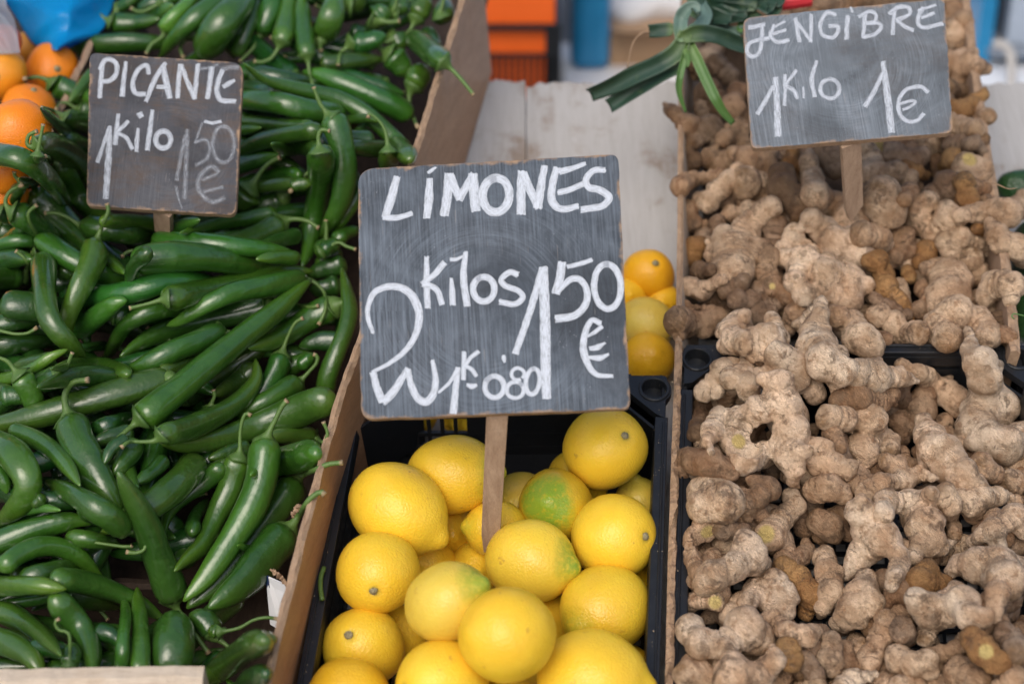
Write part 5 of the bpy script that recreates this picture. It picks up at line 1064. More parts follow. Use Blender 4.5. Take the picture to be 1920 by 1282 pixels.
def sign(key, q, d_top, d_bot, thick, slate, label, rad=(0.010,) * 4, chalk=None):
    TL, TR, BR, BL = q
    pts = [P(*TL, d_top), P(*TR, d_top), P(*BL, d_bot)]
    up = (pts[0] - pts[2]); ux = pts[1] - pts[0]; n = np.cross(ux, up); n /= np.linalg.norm(n)
    camw = W(CC)
    if np.dot(camw - pts[0], n) < 0: n = -n
    def hit(x, y, lift=0.0):
        o = camw; dv = P(x, y, 1.0) - camw; t = np.dot(pts[0] + n * lift - o, n) / np.dot(dv, n); return o + dv * t
    c = [hit(*TL), hit(*TR), hit(*BR), hit(*BL)]
    ex = (c[1] - c[0]) / np.linalg.norm(c[1] - c[0]); ey = np.cross(n, ex)
    org = c[3]
    def loc(p): return np.array([(p - org) @ ex, (p - org) @ ey])
    L = [loc(p) for p in c]                       # TL TR BR BL in the board's own plane
    out = []
    for i in range(4):
        p = L[i]; a = L[i - 1] - p; b = L[(i + 1) % 4] - p; r = rad[i]
        a0 = p + a / np.linalg.norm(a) * r; b0 = p + b / np.linalg.norm(b) * r
        for u in np.linspace(0, 1, 7):
            out.append((1 - u) ** 2 * a0 + 2 * u * (1 - u) * p + u * u * b0)
        nx = L[(i + 1) % 4]
        e0 = b0; rn = rad[(i + 1) % 4]; e1 = nx - b / np.linalg.norm(b) * rn
        for u in np.linspace(0, 1, 22)[1:-1]:
            out.append(e0 + (e1 - e0) * u + rng.normal(0, 0.00022, 2))
    out = np.array(out); cen = out.mean(0); N = len(out)
    rings = [1.0, None]
    # front face: rings shrunk towards the middle, each vertex knowing its distance from the edge
    ins = [1.0, 0.994, 0.985, 0.972, 0.955, 0.93, 0.88, 0.75, 0.4]; V = []; A = []
    for k, f_ in enumerate(ins):
        for p in out:
            q_ = cen + (p - cen) * f_; V.append(org + ex * q_[0] + ey * q_[1] + n * (-0.0004 if k == 0 else 0.0)); A.append(float(np.min(np.linalg.norm(out - q_, axis=1))) if k else 0.0)
    V.append(org + ex * cen[0] + ey * cen[1]); A.append(0.1)
    F = []; mi = []
    for k in range(len(ins) - 1):
        for j in range(N):
            F.append((k * N + j, k * N + (j + 1) % N, (k + 1) * N + (j + 1) % N, (k + 1) * N + j)); mi.append(0)
    for j in range(N): F.append(((len(ins) - 1) * N + j, (len(ins) - 1) * N + (j + 1) % N, len(ins) * N)); mi.append(0)
    b0 = len(V)
    for p in out: V.append(org + ex * p[0] + ey * p[1] - n * thick); A.append(0)
    for j in range(N): F.append((b0 + j, b0 + (j + 1) % N, (j + 1) % N, j)); mi.append(1)
    F.append(tuple(range(b0 + N - 1, b0 - 1, -1))); mi.append(1)
    V = np.array(V); Wd = np.ptp(out[:, 0]); Hh = np.ptp(out[:, 1])
    uvv = np.stack([((V - org) @ ex) / Wd, ((V - org) @ ey) / Wd], 1)
    foot = P(STAKES[key][-1][0], STAKES[key][-1][1], STAKES_D[key])
    e = empty('price_board', foot); tag(e, label, 'price sign', 'chalk price boards')
    mk('board', V, F, [slate, M['raw']], e, smooth=False, attrs={'edge': A}, uv=uvv, mi=mi)
    # stake: a flat batten that runs up behind the board
    x0, y0 = STAKES[key][0]; x1, y1 = STAKES[key][-1]; hw = STAKES[key][2] if len(STAKES[key]) > 2 and not isinstance(STAKES[key][2], tuple) else 20
    S0 = hit(x0, y0 - 60, -thick - 0.001); S0b = hit(x0, y0, -thick - 0.001); S1 = foot
    ax = S1 - S0b; ax /= np.linalg.norm(ax); sx = np.cross(ax, n); sx /= np.linalg.norm(sx); sx *= np.sign(sx @ ex); sn = np.cross(sx, ax); sn *= np.sign(sn @ n)
    wv = hw * np.linalg.norm(S0b - camw) / FPX; tk = 0.006
    mbv = MB(); prof = [(S0, 1.0), (S0b, 1.0), (S0b + (S1 - S0b) * 0.5, 0.97), (S0b + (S1 - S0b) * 0.86, 0.92), (S1, 0.14)]
    VV = []; 
    for p, w in prof:
        sh = sx * wv * (-0.45 if w < 0.2 else 0.0)
        for sgn, zz in ((-1, 0), (1, 0), (1, -tk), (-1, -tk)): VV.append(p + sh + sx * sgn * wv * w + sn * zz)
    FF = []
    for k in range(len(prof) - 1):
        for j in range(4): FF.append((k * 4 + j, k * 4 + (j + 1) % 4, k * 4 + 4 + (j + 1) % 4, k * 4 + 4 + j))
    FF += [(3, 2, 1, 0), tuple(range(len(VV) - 4, len(VV)))]
    mk('stake', np.array(VV), FF, M['stake'], e, smooth=False)
    SIGNS[key] = dict(e=e, hit=hit, n=n, lay=0, chalk=chalk)
    return e
def write(key, strokes, label, mats, faded=False):
    """brush strokes: (pixel path, width in pixels at start, middle, end)"""
    s = SIGNS[key]; Vs, Fs, U, A = [], [], [], []; nv = 0
    for st in strokes:
        path, w = st[0], st[1]
        w = (w, w, w) if not isinstance(w, tuple) else w
        p0 = np.asarray(path, float); L = np.linalg.norm(np.diff(p0, axis=0), axis=1).sum(); n = int(np.clip(L / 2.2, 6, 150))
        if len(st) > 2 and st[2] == 'line': p = np.stack([np.interp(np.linspace(0, 1, n), np.linspace(0, 1, len(p0)), p0[:, k]) for k in (0, 1)], 1)
        else: p = catmull(p0, n)
        t = np.linspace(0, 1, n); ww = np.interp(t, [0, .5, 1], w) * 0.5
        tg = np.gradient(p, axis=0); tg /= np.linalg.norm(tg, axis=1)[:, None] + 1e-9; nn = np.stack([-tg[:, 1], tg[:, 0]], 1)
        jl = np.convolve(rng.normal(0, 1, n + 6), np.ones(4) / 4, 'same')[3:-3] * 0.9; jr = np.convolve(rng.normal(0, 1, n + 6), np.ones(4) / 4, 'same')[3:-3] * 0.9
        s['lay'] += 1; lift = 0.00012 + 0.000012 * s['lay']; m = 7
        for i in range(n):
            for k in range(m):
                f = -1 + 2 * k / (m - 1); wd = ww[i] + (jl[i] if f < 0 else jr[i]) * 0.5
                e_ = 0.0
                if i == 0: e_ = -rng.uniform(0, 2.6)
                if i == n - 1: e_ = rng.uniform(0, 2.6)
                q = p[i] + nn[i] * f * wd + tg[i] * e_
                Vs.append(s['hit'](q[0], q[1], lift)); U.append(((f + 1) / 2 + 3.1 * s['lay'], t[i] * L / 14)); A.append(abs(f))
        for i in range(n - 1):
            for k in range(m - 1): a = nv + i * m + k; Fs.append((a, a + 1, a + m + 1, a + m))
        nv += n * m
    o = mk('lettering', np.array(Vs), Fs, mats, s['e'], smooth=False, uv=np.array(U), attrs={'across': A}); tag(o, label)
def ell(cx, cy, rx, ry, a0=-100, sweep=375, rot=0, n=22):
    a = np.radians(np.linspace(a0, a0 + sweep, n)); c, s_ = math.cos(R_(rot)), math.sin(R_(rot))
    x, y = rx * np.cos(a), ry * np.sin(a); return [(cx + x_ * c - y_ * s_, cy + x_ * s_ + y_ * c) for x_, y_ in zip(x, y)]
STAKES = {'L': ((932, 778), (918, 1036), 20), 'P': ((302, 398), (305, 448), 19), 'J': ((1597, 272), (1604, 410), 19)}
STAKES = {k: [v[0], v[0], v[2], v[1]] for k, v in STAKES.items()}
STAKES_D = {'L': min(STAKE_D) + 0.005, 'P': 1.885, 'J': 1.875}
SL = mat_slate('slate of the lemon board', (0.034, 0.043, 0.055), (0.225, 0.27, 0.325), 0.04, 1.3, 0.40, 0.70, (0.60, 0.40), (0.86, 0.42, 0.15), 0.425)
SP = mat_slate('slate of the chilli board', (0.040, 0.042, 0.050), (0.22, 0.225, 0.24), 0.70, 4.1, 0.60, 0.38, (0.8, 0.2), (0.15, 0.9, 0.12), 0.43)
SJ = mat_slate('slate of the ginger board', (0.080, 0.092, 0.104), (0.32, 0.37, 0.42), 0.22, 8.6, 0.55, 0.62, (0.55, 0.30), (0.35, 0.08, 0.10), 0.42)
sign('L', ((671, 317), (1159, 289), (1182, 766), (677, 786)), 1.625, 1.567, 0.009, SL, 'largest chalk board reading LIMONES on a wooden stake among the lemons', (0.016, 0.008, 0.007, 0.012))
sign('P', ((168, 99), (456, 118), (442, 404), (162, 386)), 1.865, 1.825, 0.009, SP, 'dark square chalk board reading PICANTE standing in the green chillies', (0.008, 0.013, 0.009, 0.006))
sign('J', ((1393, 34), (1771, -3), (1787, 249), (1409, 279)), 1.845, 1.79, 0.008, SJ, 'wide grey chalk board reading JENGIBRE standing in the ginger roots', (0.010, 0.006, 0.008, 0.007))
C1, C2, C3 = mat_chalk('thick chalk paint', 0.95, 2), mat_chalk('worn chalk paint', 0.80, 5), mat_chalk('faded chalk paint', 0.42, 9)
write('L', [([(744, 332), (733, 374), (722, 408)], (13, 17, 14)), ([(718, 408), (745, 408), (773, 400)], (11, 11, 9)),
 ([(806, 336), (804, 375), (800, 409)], (11, 17, 13)), ([(803, 324), (817, 314)], (6, 7, 4)),
 ([(842, 326), (839, 365), (833, 404)], 17), ([(845, 330), (853, 352), (862, 373)], 15), ([(861, 374), (874, 350), (888, 328)], 15), ([(887, 327), (889, 365), (892, 396)], 18),
 (ell(930, 366, 25, 32, -120, 385, 4), 16), ([(979, 322), (977, 360), (977, 401)], 17), ([(982, 326), (995, 358), (1010, 390)], 15), ([(1008, 390), (1014, 352), (1021, 312)], (17, 15, 12)),
 ([(1044, 315), (1036, 345), (1035, 376), (1052, 392), (1084, 387)], (13, 15, 11)), ([(1049, 322), (1072, 316), (1097, 307)], (13, 10, 8)), ([(1047, 361), (1068, 356), (1093, 345)], 11),
 ([(1134, 319), (1113, 320), (1099, 336), (1104, 351), (1126, 357), (1142, 370), (1132, 385), (1112, 390), (1090, 393)], (11, 14, 12))], 'the word LIMONES in thick white paint', C1)
write('L', [([(800, 482), (800, 530), (802, 577)], (9, 12, 11)), ([(833, 493), (815, 514), (792, 532)], (12, 11, 10)), ([(793, 532), (818, 542), (829, 570)], 11),
 ([(846, 522), (848, 548), (849, 571)], (6, 11, 12)), ([(845, 487), (856, 486), (867, 481)], (7, 7, 5)), ([(873, 473), (869, 520), (876, 573)], (9, 13, 13)), (ell(907, 542, 20, 23, -130, 385), 12),
 ([(971, 515), (956, 510), (940, 524), (948, 536), (972, 545), (980, 558), (965, 570), (937, 566)], 11)], 'the word Kilos in white paint', C1)
write('L', [([(699, 624), (689, 588), (699, 552), (725, 538), (753, 540), (775, 558), (786, 592), (778, 630), (757, 660), (728, 682), (698, 697)], (7, 16, 6)),
 ([(699, 698), (707, 728), (717, 752)], (12, 14, 15)), ([(717, 753), (736, 736), (764, 692)], (17, 15, 11)), ([(765, 693), (771, 722), (783, 746), (798, 753), (811, 742), (817, 714), (811, 676)], (11, 15, 8))], 'a big curling 2 in white paint', C1)
write('L', [([(859, 690), (854, 733), (850, 774)], (10, 12, 14)), ([(823, 735), (842, 718), (858, 693)], (5, 7, 8)), ([(870, 660), (869, 711)], 9), ([(897, 659), (883, 670), (871, 686)], 8), ([(872, 686), (884, 692), (893, 704)], 8),
 ([(876, 721), (884, 724), (893, 722)], (6, 11, 7)), (ell(927, 725, 18, 20, -150, 400), 10), (ell(971, 701, 12, 11, 40, -330), 7), (ell(966, 731, 16, 15, -60, 385), 8), (ell(999, 715, 13, 24, -110, 380, 8), 9), ([(944, 667), (946, 679)], (7, 9, 4))], 'the small line 1K 0.80 in white paint', C1)
write('L', [([(1019, 501), (1022, 600), (1023, 680), (1025, 747)], (17, 20, 17)), ([(1016, 508), (1001, 560), (985, 610), (966, 663)], (14, 13, 13)),
 ([(1054, 492), (1050, 520), (1042, 550)], 16), ([(1064, 500), (1086, 495), (1110, 487)], (9, 9, 8)), ([(1046, 546), (1068, 525), (1087, 524), (1100, 543), (1098, 570), (1078, 591), (1042, 598)], (11, 13, 15)), (ell(1139, 537, 25, 42, -100, 378, -3), 12),
 ([(1126, 606), (1109, 601), (1097, 625), (1094, 655), (1103, 684), (1119, 702), (1149, 705)], (10, 14, 7)), ([(1129, 612), (1116, 622), (1103, 630)], (9, 8, 5)), ([(1106, 653), (1120, 651), (1134, 643)], (8, 12, 4)), ([(1105, 670), (1124, 671), (1141, 664)], (7, 12, 5))], 'the price 1,50 with a euro sign', C1)
write('P', [([(192, 122), (189, 150), (187, 183)], 9), ([(188, 130), (196, 114), (207, 112), (218, 120), (218, 138), (207, 151), (193, 153)], 9), ([(236, 117), (232, 150), (229, 180)], (8, 9, 10)), ([(279, 138), (275, 123), (260, 130), (249, 153), (253, 174), (272, 177)], 9),
 ([(310, 119), (292, 146), (274, 190)], (8, 10, 8)), ([(306, 126), (312, 155), (318, 184)], (11, 12, 12)), ([(295, 163), (314, 164)], 8), ([(338, 121), (335, 150), (333, 183)], 9), ([(340, 124), (352, 155), (365, 185)], 9), ([(364, 184), (368, 152), (371, 121)], 9),
 ([(397, 128), (393, 158), (389, 185)], 10), ([(417, 132), (407, 162), (413, 187), (441, 190)], (9, 10, 9)), ([(419, 163), (439, 151)], (8, 10, 6))], 'the word PICANTE in white paint', C2)
write('P', [([(375, 130), (392, 127), (408, 122)], 6), ([(416, 131), (430, 127), (447, 127)], 9)], 'faded bars of T and E', C3)
write('P', [([(206, 238), (203, 300), (198, 372)], (8, 13, 11)), ([(203, 243), (192, 277), (183, 304)], (6, 7, 9)), ([(222, 215), (219, 240), (216, 271)], (7, 9, 10)), ([(240, 228), (229, 239), (218, 249)], 8), ([(220, 250), (236, 258), (248, 279)], 8), ([(259, 242), (257, 262), (256, 284)], (6, 9, 7)),
 ([(261, 212), (265, 219)], 11), ([(286, 207), (281, 245), (276, 281)], (7, 10, 10)), (ell(306, 262, 14, 16, -60, 400), 10)], 'the words 1 Kilo in white paint', C2)
write('P', [([(351, 244), (349, 310), (346, 372)], 9), ([(347, 255), (338, 300), (331, 338)], 8), ([(330, 350), (334, 370), (341, 390)], (6, 5, 3)), ([(379, 231), (366, 268)], 5), ([(366, 267), (384, 262), (393, 275), (388, 297), (367, 310)], 7), (ell(419, 271, 20, 34, -100, 380), 8),
 ([(411, 322), (396, 313), (377, 328), (371, 350), (382, 369), (400, 379), (421, 371)], 9), ([(380, 338), (408, 325)], 7), ([(382, 360), (418, 351)], 7)], 'a half wiped price 1,50 with a euro sign', C3)
write('P', [([(384, 228), (398, 231), (414, 228)], 6)], 'bright top bar of the 5', C2)
write('J', [([(1404, 52), (1418, 50), (1434, 46)], 8), ([(1429, 49), (1428, 80), (1422, 101), (1409, 106), (1401, 97), (1405, 82), (1420, 76), (1441, 72)], 8), ([(1452, 47), (1445, 66), (1456, 79), (1479, 76)], 8), ([(1452, 51), (1471, 41)], 5), ([(1449, 64), (1473, 57)], 6),
 ([(1491, 36), (1495, 58), (1499, 79)], 8), ([(1492, 40), (1506, 58), (1520, 77)], 7), ([(1521, 28), (1521, 52), (1520, 79)], 7), ([(1566, 28), (1550, 25), (1538, 46), (1543, 66), (1560, 71), (1571, 60), (1571, 50), (1555, 50)], 8), ([(1590, 31), (1588, 52), (1587, 74)], 9), ([(1595, 15), (1598, 23)], 5),
 ([(1622, 27), (1620, 48), (1619, 71)], 8), ([(1610, 32), (1630, 22), (1642, 28), (1640, 40), (1626, 44)], 7), ([(1626, 44), (1646, 44), (1652, 52), (1640, 65), (1620, 70)], 8), ([(1677, 22), (1675, 42), (1674, 65)], 8), ([(1668, 26), (1684, 14), (1703, 15), (1705, 27), (1682, 38)], 8), ([(1682, 38), (1696, 50), (1712, 57)], 8),
 ([(1731, 15), (1721, 36), (1730, 52), (1767, 45)], 8), ([(1722, 20), (1754, 10)], 6), ([(1728, 34), (1751, 25)], 7)], 'the word JENGIBRE in white paint', C2)
write('J', [([(1454, 146), (1457, 200), (1459, 255)], (11, 13, 14)), ([(1449, 162), (1435, 190), (1420, 214)], (7, 9, 9)), ([(1472, 141), (1472, 170), (1471, 197)], 7), ([(1493, 132), (1483, 146), (1471, 161)], 7), ([(1474, 161), (1488, 170), (1495, 185)], 8), ([(1506, 164), (1507, 183)], (4, 6, 4)),
 ([(1531, 115), (1522, 150), (1528, 181)], (7, 9, 9)), (ell(1556, 167, 18, 18, -60, 420), 8)], 'the words 1 Kilo in white paint', C2)
write('J', [([(1656, 116), (1664, 180), (1672, 248)], (9, 14, 14)), ([(1655, 138), (1640, 170), (1622, 200)], (8, 9, 10)), ([(1740, 173), (1727, 163), (1700, 168), (1685, 190), (1688, 216), (1704, 228), (1720, 226), (1732, 214)], 8), ([(1688, 195), (1704, 190), (1717, 191), (1706, 201), (1693, 206)], 6)], 'the price 1 with a euro sign', C2)
# ------------------------------------------------------------------ leeks lying over the far ginger
def mat_leaf(name, c0, c1, rough=0.42):
    m = NT(name); uv = m.coord('UV'); g = m.noise(m.mapping(uv, (28, 1.2, 1)), 1, 4, 0.6); n = m.noise(m.coord(), 40, 3); t = m.attr('t')
    col = m.mix(g, c0, c1); col = m.mix(m.ramp(t, [(0.0, 0.55), (0.35, 0.0)]), col, (0.17, 0.27, 0.075)); col = m.mix(m.math('MULTIPLY', m.ramp(n, [(0.6, 0), (0.75, 1)]), 0.5), col, (0.20, 0.25, 0.10))
    m.p(Base_Color=col, Roughness=rough, Normal=m.bump(g, 0.4, 0.001)); return m.done()
M['leaf'] = mat_leaf('leek leaf', (0.010, 0.032, 0.020), (0.034, 0.078, 0.048)); M['leaf2'] = mat_leaf('young leek leaf', (0.045, 0.12, 0.025), (0.11, 0.22, 0.06))
M['leaf3'] = mat_leaf('waxy leek leaf', (0.075, 0.14, 0.11), (0.16, 0.24, 0.20))
def leaf(parent, path, w, d, mat, fold=0.5, twist=0.0, wave=0.10, tip=0.35):
    """path of pixels, width in pixels, depth (start, end) in metres: a folded strap leaf of real thickness"""
    n = 34; p = catmull(path, n); t = np.linspace(0, 1, n); dd = np.interp(t, np.linspace(0, 1, len(d)), d); C = P(p[:, 0], p[:, 1], dd)
    tg = np.gradient(C, axis=0); tg /= np.linalg.norm(tg, axis=1)[:, None]; view = (W(CC) - C); view /= np.linalg.norm(view, axis=1)[:, None]
    sd_ = np.cross(tg, view); sd_ /= np.linalg.norm(sd_, axis=1)[:, None]; upv = np.cross(sd_, tg); upv *= np.sign((upv * view).sum(1))[:, None]
    ww = w * 1.3 * dd / FPX * 0.5 * (np.interp(t, [0, .15, .6, 1], [0.75, 1, 1, tip])); m = 7; ph = rng.uniform(0, 6.28); V = []; UV = []; TT = []
    for s in (0, 1):
        for i in range(n):
            for k in range(m):
                f = -1 + 2 * k / (m - 1); ang = twist * t[i] + 0.25 * math.sin(3 * t[i] + ph)
                ca, sa = math.cos(ang), math.sin(ang); S_ = sd_[i] * ca + upv[i] * sa; U_ = upv[i] * ca - sd_[i] * sa
                hgt = fold * abs(f) ** 1.4 + wave * math.sin(9 * t[i] + ph + 2 * f) * abs(f)
                V.append(C[i] + S_ * f * ww[i] * (1 - 0.25 * fold * abs(f)) + U_ * ww[i] * hgt - U_ * s * 0.0011); UV.append(((f + 1) / 2, t[i] * 6)); TT.append(t[i])
    F = []; o = n * m
    for i in range(n - 1):
        for k in range(m - 1):
            a = i * m + k; F += [(a, a + 1, a + m + 1, a + m), (o + a + 1, o + a, o + a + m, o + a + m + 1)]
        F += [(i * m, (i + 1) * m, o + (i + 1) * m, o + i * m), (i * m + m - 1, o + i * m + m - 1, o + (i + 1) * m + m - 1, (i + 1) * m + m - 1)]
    for k in range(m - 1): F += [(k, o + k, o + k + 1, k + 1), ((n - 1) * m + k, (n - 1) * m + k + 1, o + (n - 1) * m + k + 1, o + (n - 1) * m + k)]
    return mk('leaf', np.array(V), F, M[mat], parent, uv=np.array(UV), attrs={'t': TT})
lk = empty('leek', P(1300, 60, 1.99)); tag(lk, 'leek with cut dark leaves hanging out over the white table', 'leek', 'leeks on the far ginger')
leaf(lk, [(1288, 62), (1272, 96), (1238, 120), (1190, 140), (1150, 158), (1106, 175)], 31, (1.95, 1.96, 1.98, 2.0), 'leaf', 0.55, 0.25, 0.12, 0.85)
leaf(lk, [(1292, 76), (1276, 118), (1240, 140), (1200, 166), (1170, 184), (1143, 200)], 30, (1.955, 1.965, 1.985, 2.0), 'leaf', 0.55, -0.2, 0.12, 0.8)
leaf(lk, [(1262, 56), (1240, 57), (1217, 58)], 22, (1.985, 1.995), 'leaf', 0.3, 0, 0.05, 0.95)
leaf(lk, [(1292, 78), (1277, 130), (1273, 170), (1286, 211)], 12, (1.95, 1.945, 1.96), 'leaf2', 0.6, 0, 0.05, 0.3)
leaf(lk, [(1294, 82), (1318, 135), (1340, 182), (1356, 210), (1374, 232)], 18, (1.95, 1.945, 1.94, 1.95), 'leaf2', 0.5, 0.3, 0.08, 0.55)
leaf(lk, [(1284, 92), (1291, 110), (1289, 126)], 9, (1.942, 1.945), 'leaf2', 0.5)
leaf(lk, [(1276, 80), (1276, 40), (1288, 20), (1302, 14), (1306, 24)], 24, (1.95, 1.96, 1.95), 'leaf3', 0.6, 0.5, 0.1, 0.6)
leaf(lk, [(1280, 70), (1310, 62), (1345, 66), (1380, 82), (1402, 92)], 28, (1.945, 1.95, 1.96), 'leaf', 0.5, 0.3, 0.15, 0.8)
leaf(lk, [(1286, 66), (1312, 52), (1326, 30), (1318, 8)], 22, (1.95, 1.97, 2.0), 'leaf3', 0.5, 0.4, 0.12, 0.6)
l2 = empty('leek', P(1350, 20, 2.03)); tag(l2, 'dark bundle of leek leaves above the left end of the JENGIBRE board', 'leek', 'leeks on the far ginger')
for pth, w, mt in (([(1300, 0), (1345, 14), (1400, 22)], 34, 'leaf'), ([(1320, -30), (1360, 0), (1420, 8)], 36, 'leaf'), ([(1330, 20), (1365, 58), (1402, 56)], 18, 'leaf3'), ([(1380, -30), (1415, 0), (1450, 20)], 40, 'leaf'), ([(1290, -20), (1320, 20), (1335, 44)], 26, 'leaf'), ([(1420, 10), (1400, 24), (1385, 60)], 16, 'leaf2'), ([(1400, -20), (1440, -10), (1470, 6)], 30, 'leaf'), ([(1350, 40), (1330, 60), (1320, 70)], 20, 'leaf'), ([(1290, -60), (1360, -30), (1440, -24)], 40, 'leaf'), ([(1300, 10), (1330, 30), (1370, 40)], 30, 'leaf'), ([(1340, -10), (1390, 24), (1420, 40)], 34, 'leaf'), ([(1310, -10), (1350, 30), (1400, 34)], 34, 'leaf'), ([(1430, -20), (1450, 10), (1440, 30)], 30, 'leaf')):
    leaf(l2, pth, w, (2.03, 2.015, 2.0), mt, 0.5, rng.uniform(-.5, .5), 0.2, 0.7)
V, F = tube(catmull([P(1218, 60, 1.99), P(1202, 64, 1.985), P(1186, 84, 1.985), P(1176, 130, 1.99)], 16), 0.0008, 6)
mk('root_fibre', V, F, M['raw'], lk)
bnd = MB(); bnd.tube(catmull([P(x, y, 2.03) for x, y in ((1452, 8), (1480, 4), (1520, -2))], 8), [0.009] * 8, 10)
tag(mkb('rubber_band', bnd, mat_plain('red and white band', (0.55, 0.03, 0.04), 0.5)), 'red and white band peeping over the top of the JENGIBRE board', 'band')
# small loose things
V, F = tube(catmull([P(1848, 340, 1.90), P(1870, 346, 1.885), P(1890, 354, 1.88), P(1906, 353, 1.885)], 14), np.linspace(0.0009, 0.0004, 14), 6); tag(mk('root_hair', V, F, M['raw']), 'thin pale root hair reaching over the right crate board', 'root hair')
V, F = tube(catmull([P(1930, 594, 1.78), P(1912, 590, 1.78), P(1901, 588, 1.78), P(1897, 593, 1.78), P(1902, 598, 1.78)], 18), 0.0007, 6); tag(mk('wire_loop', V, F, M['leaf2'], attrs={'t': np.ones(len(V))}), 'thin green wire loop on the right crate board', 'wire')
def mat_cuke():
    m = NT('cucumber skin'); c = off_coord(m); n = m.noise(m.mapping(c, (60, 260, 260)), 1, 4); v = m.vor(c, 300)
    col = m.mix(n, (0.008, 0.035, 0.010), (0.028, 0.085, 0.022)); col = m.mix(m.math('MULTIPLY', m.ramp(v, [(0.1, 1), (0.2, 0)]), 0.5), col, (0.12, 0.18, 0.07))
    m.p(Base_Color=col, Roughness=0.35, Normal=m.bump(v, 0.6, 0.0015)); return m.done()
M['cuke'] = mat_cuke()
def cucumber(pts, r, label):
    n = 40; c = catmull(np.array(pts), n); t = np.linspace(-1, 1, n); rr = r * np.sqrt(np.clip(1 - np.abs(t) ** 5, 0.02, 1)); a = np.linspace(0, 2 * np.pi, 20, endpoint=False)
    V, F = tube(c, rr, 20, 1 + 0.02 * np.cos(6 * a)[None] + rng.normal(0, .008, (n, 20))); o = mk('cucumber', V, F, M['cuke']); tag(o, label, 'cucumber', 'cucumbers right of the ginger crate')
cucumber([W(inv(1868, 352, .024)), W(inv(1950, 350, .024)), W(inv(2060, 352, .024))], 0.021, 'dark cucumber lying level on the white table outside the right crate board')
cucumber([W(inv(1930, 420, .026)), W(inv(1936, 520, .026)), W(inv(1932, 640, .026))], 0.022, 'dark cucumber standing end-on at the right picture edge, lower one')
# blue carrier bag and clear film over the mandarins
def mat_film(name, col, alpha, rough=0.25):
    m = NT(name); c = m.coord(); n = m.noise(c, 30, 4, 0.6, 1.0); tr = m.t.nodes.new('ShaderNodeBsdfTranslucent'); m.set(tr.inputs[0], col)
    m.p(Base_Color=m.mix(n, [x * 0.75 for x in col], col), Roughness=rough, Normal=m.bump(n, 0.5, 0.004))
    mx = m.t.nodes.new('ShaderNodeMixShader'); mx.inputs[0].default_value = 0.45; m.t.links.new(m.b.outputs[0], mx.inputs[1]); m.t.links.new(tr.outputs[0], mx.inputs[2])
    tp = m.t.nodes.new('ShaderNodeBsdfTransparent'); m2 = m.t.nodes.new('ShaderNodeMixShader'); m2.inputs[0].default_value = alpha
    m.t.links.new(tp.outputs[0], m2.inputs[1]); m.t.links.new(mx.outputs[0], m2.inputs[2]); m.t.links.new(m2.outputs[0], m.out.inputs[0]); return m.done()
def sheet(name, left, right, depth, mat, amp, seed, nu=44, nv=34):
    L = catmull(left, nv); Rr = catmull(right, nv); V = []; r2 = np.random.default_rng(seed); k = r2.normal(0, 1, (6, 2)) * 5; ph = r2.uniform(0, 6.28, 6)
    for j in range(nv):
        for i in range(nu):
            u, v = i / (nu - 1), j / (nv - 1); p = L[j] + (Rr[j] - L[j]) * u
            q = sum(abs(math.sin(k[a][0] * u + k[a][1] * v + ph[a])) for a in range(6)) / 6 - 0.6
            V.append(P(p[0], p[1], depth(u, v) + amp * q * 2))
    F = [(j * nu + i, j * nu + i + 1, (j + 1) * nu + i + 1, (j + 1) * nu + i) for j in range(nv - 1) for i in range(nu - 1)]
    o = mk(name, np.array(V), F, mat); s = o.modifiers.new('film', 'SOLIDIFY'); s.thickness = 0.0004; return o
BLUE = mat_film('blue carrier bag film', (0.003, 0.43, 0.86), 0.95)
tag(sheet('carrier_bag', [(-60, -120), (-20, -40), (8, 0), (32, 36), (58, 78), (88, 96)], [(260, -120), (225, -40), (216, 0), (204, 30), (186, 62), (120, 94)], lambda u, v: 2.20 - 0.08 * v - 0.05 * math.sin(3.1 * u), BLUE, 0.022, 5), 'bright blue plastic bag behind the mandarins at the upper left', 'plastic bag')
tag(sheet('clear_film', [(-140, -60), (-120, 0), (-100, 60), (-90, 110)], [(40, -60), (12, 0), (28, 40), (38, 100)], lambda u, v: 2.07 - 0.05 * v, mat_film('clear crumpled film', (0.55, 0.62, 0.70), 0.42, 0.15), 0.02, 9), 'crumpled clear film at the left edge above the red-orange mandarin', 'plastic film')

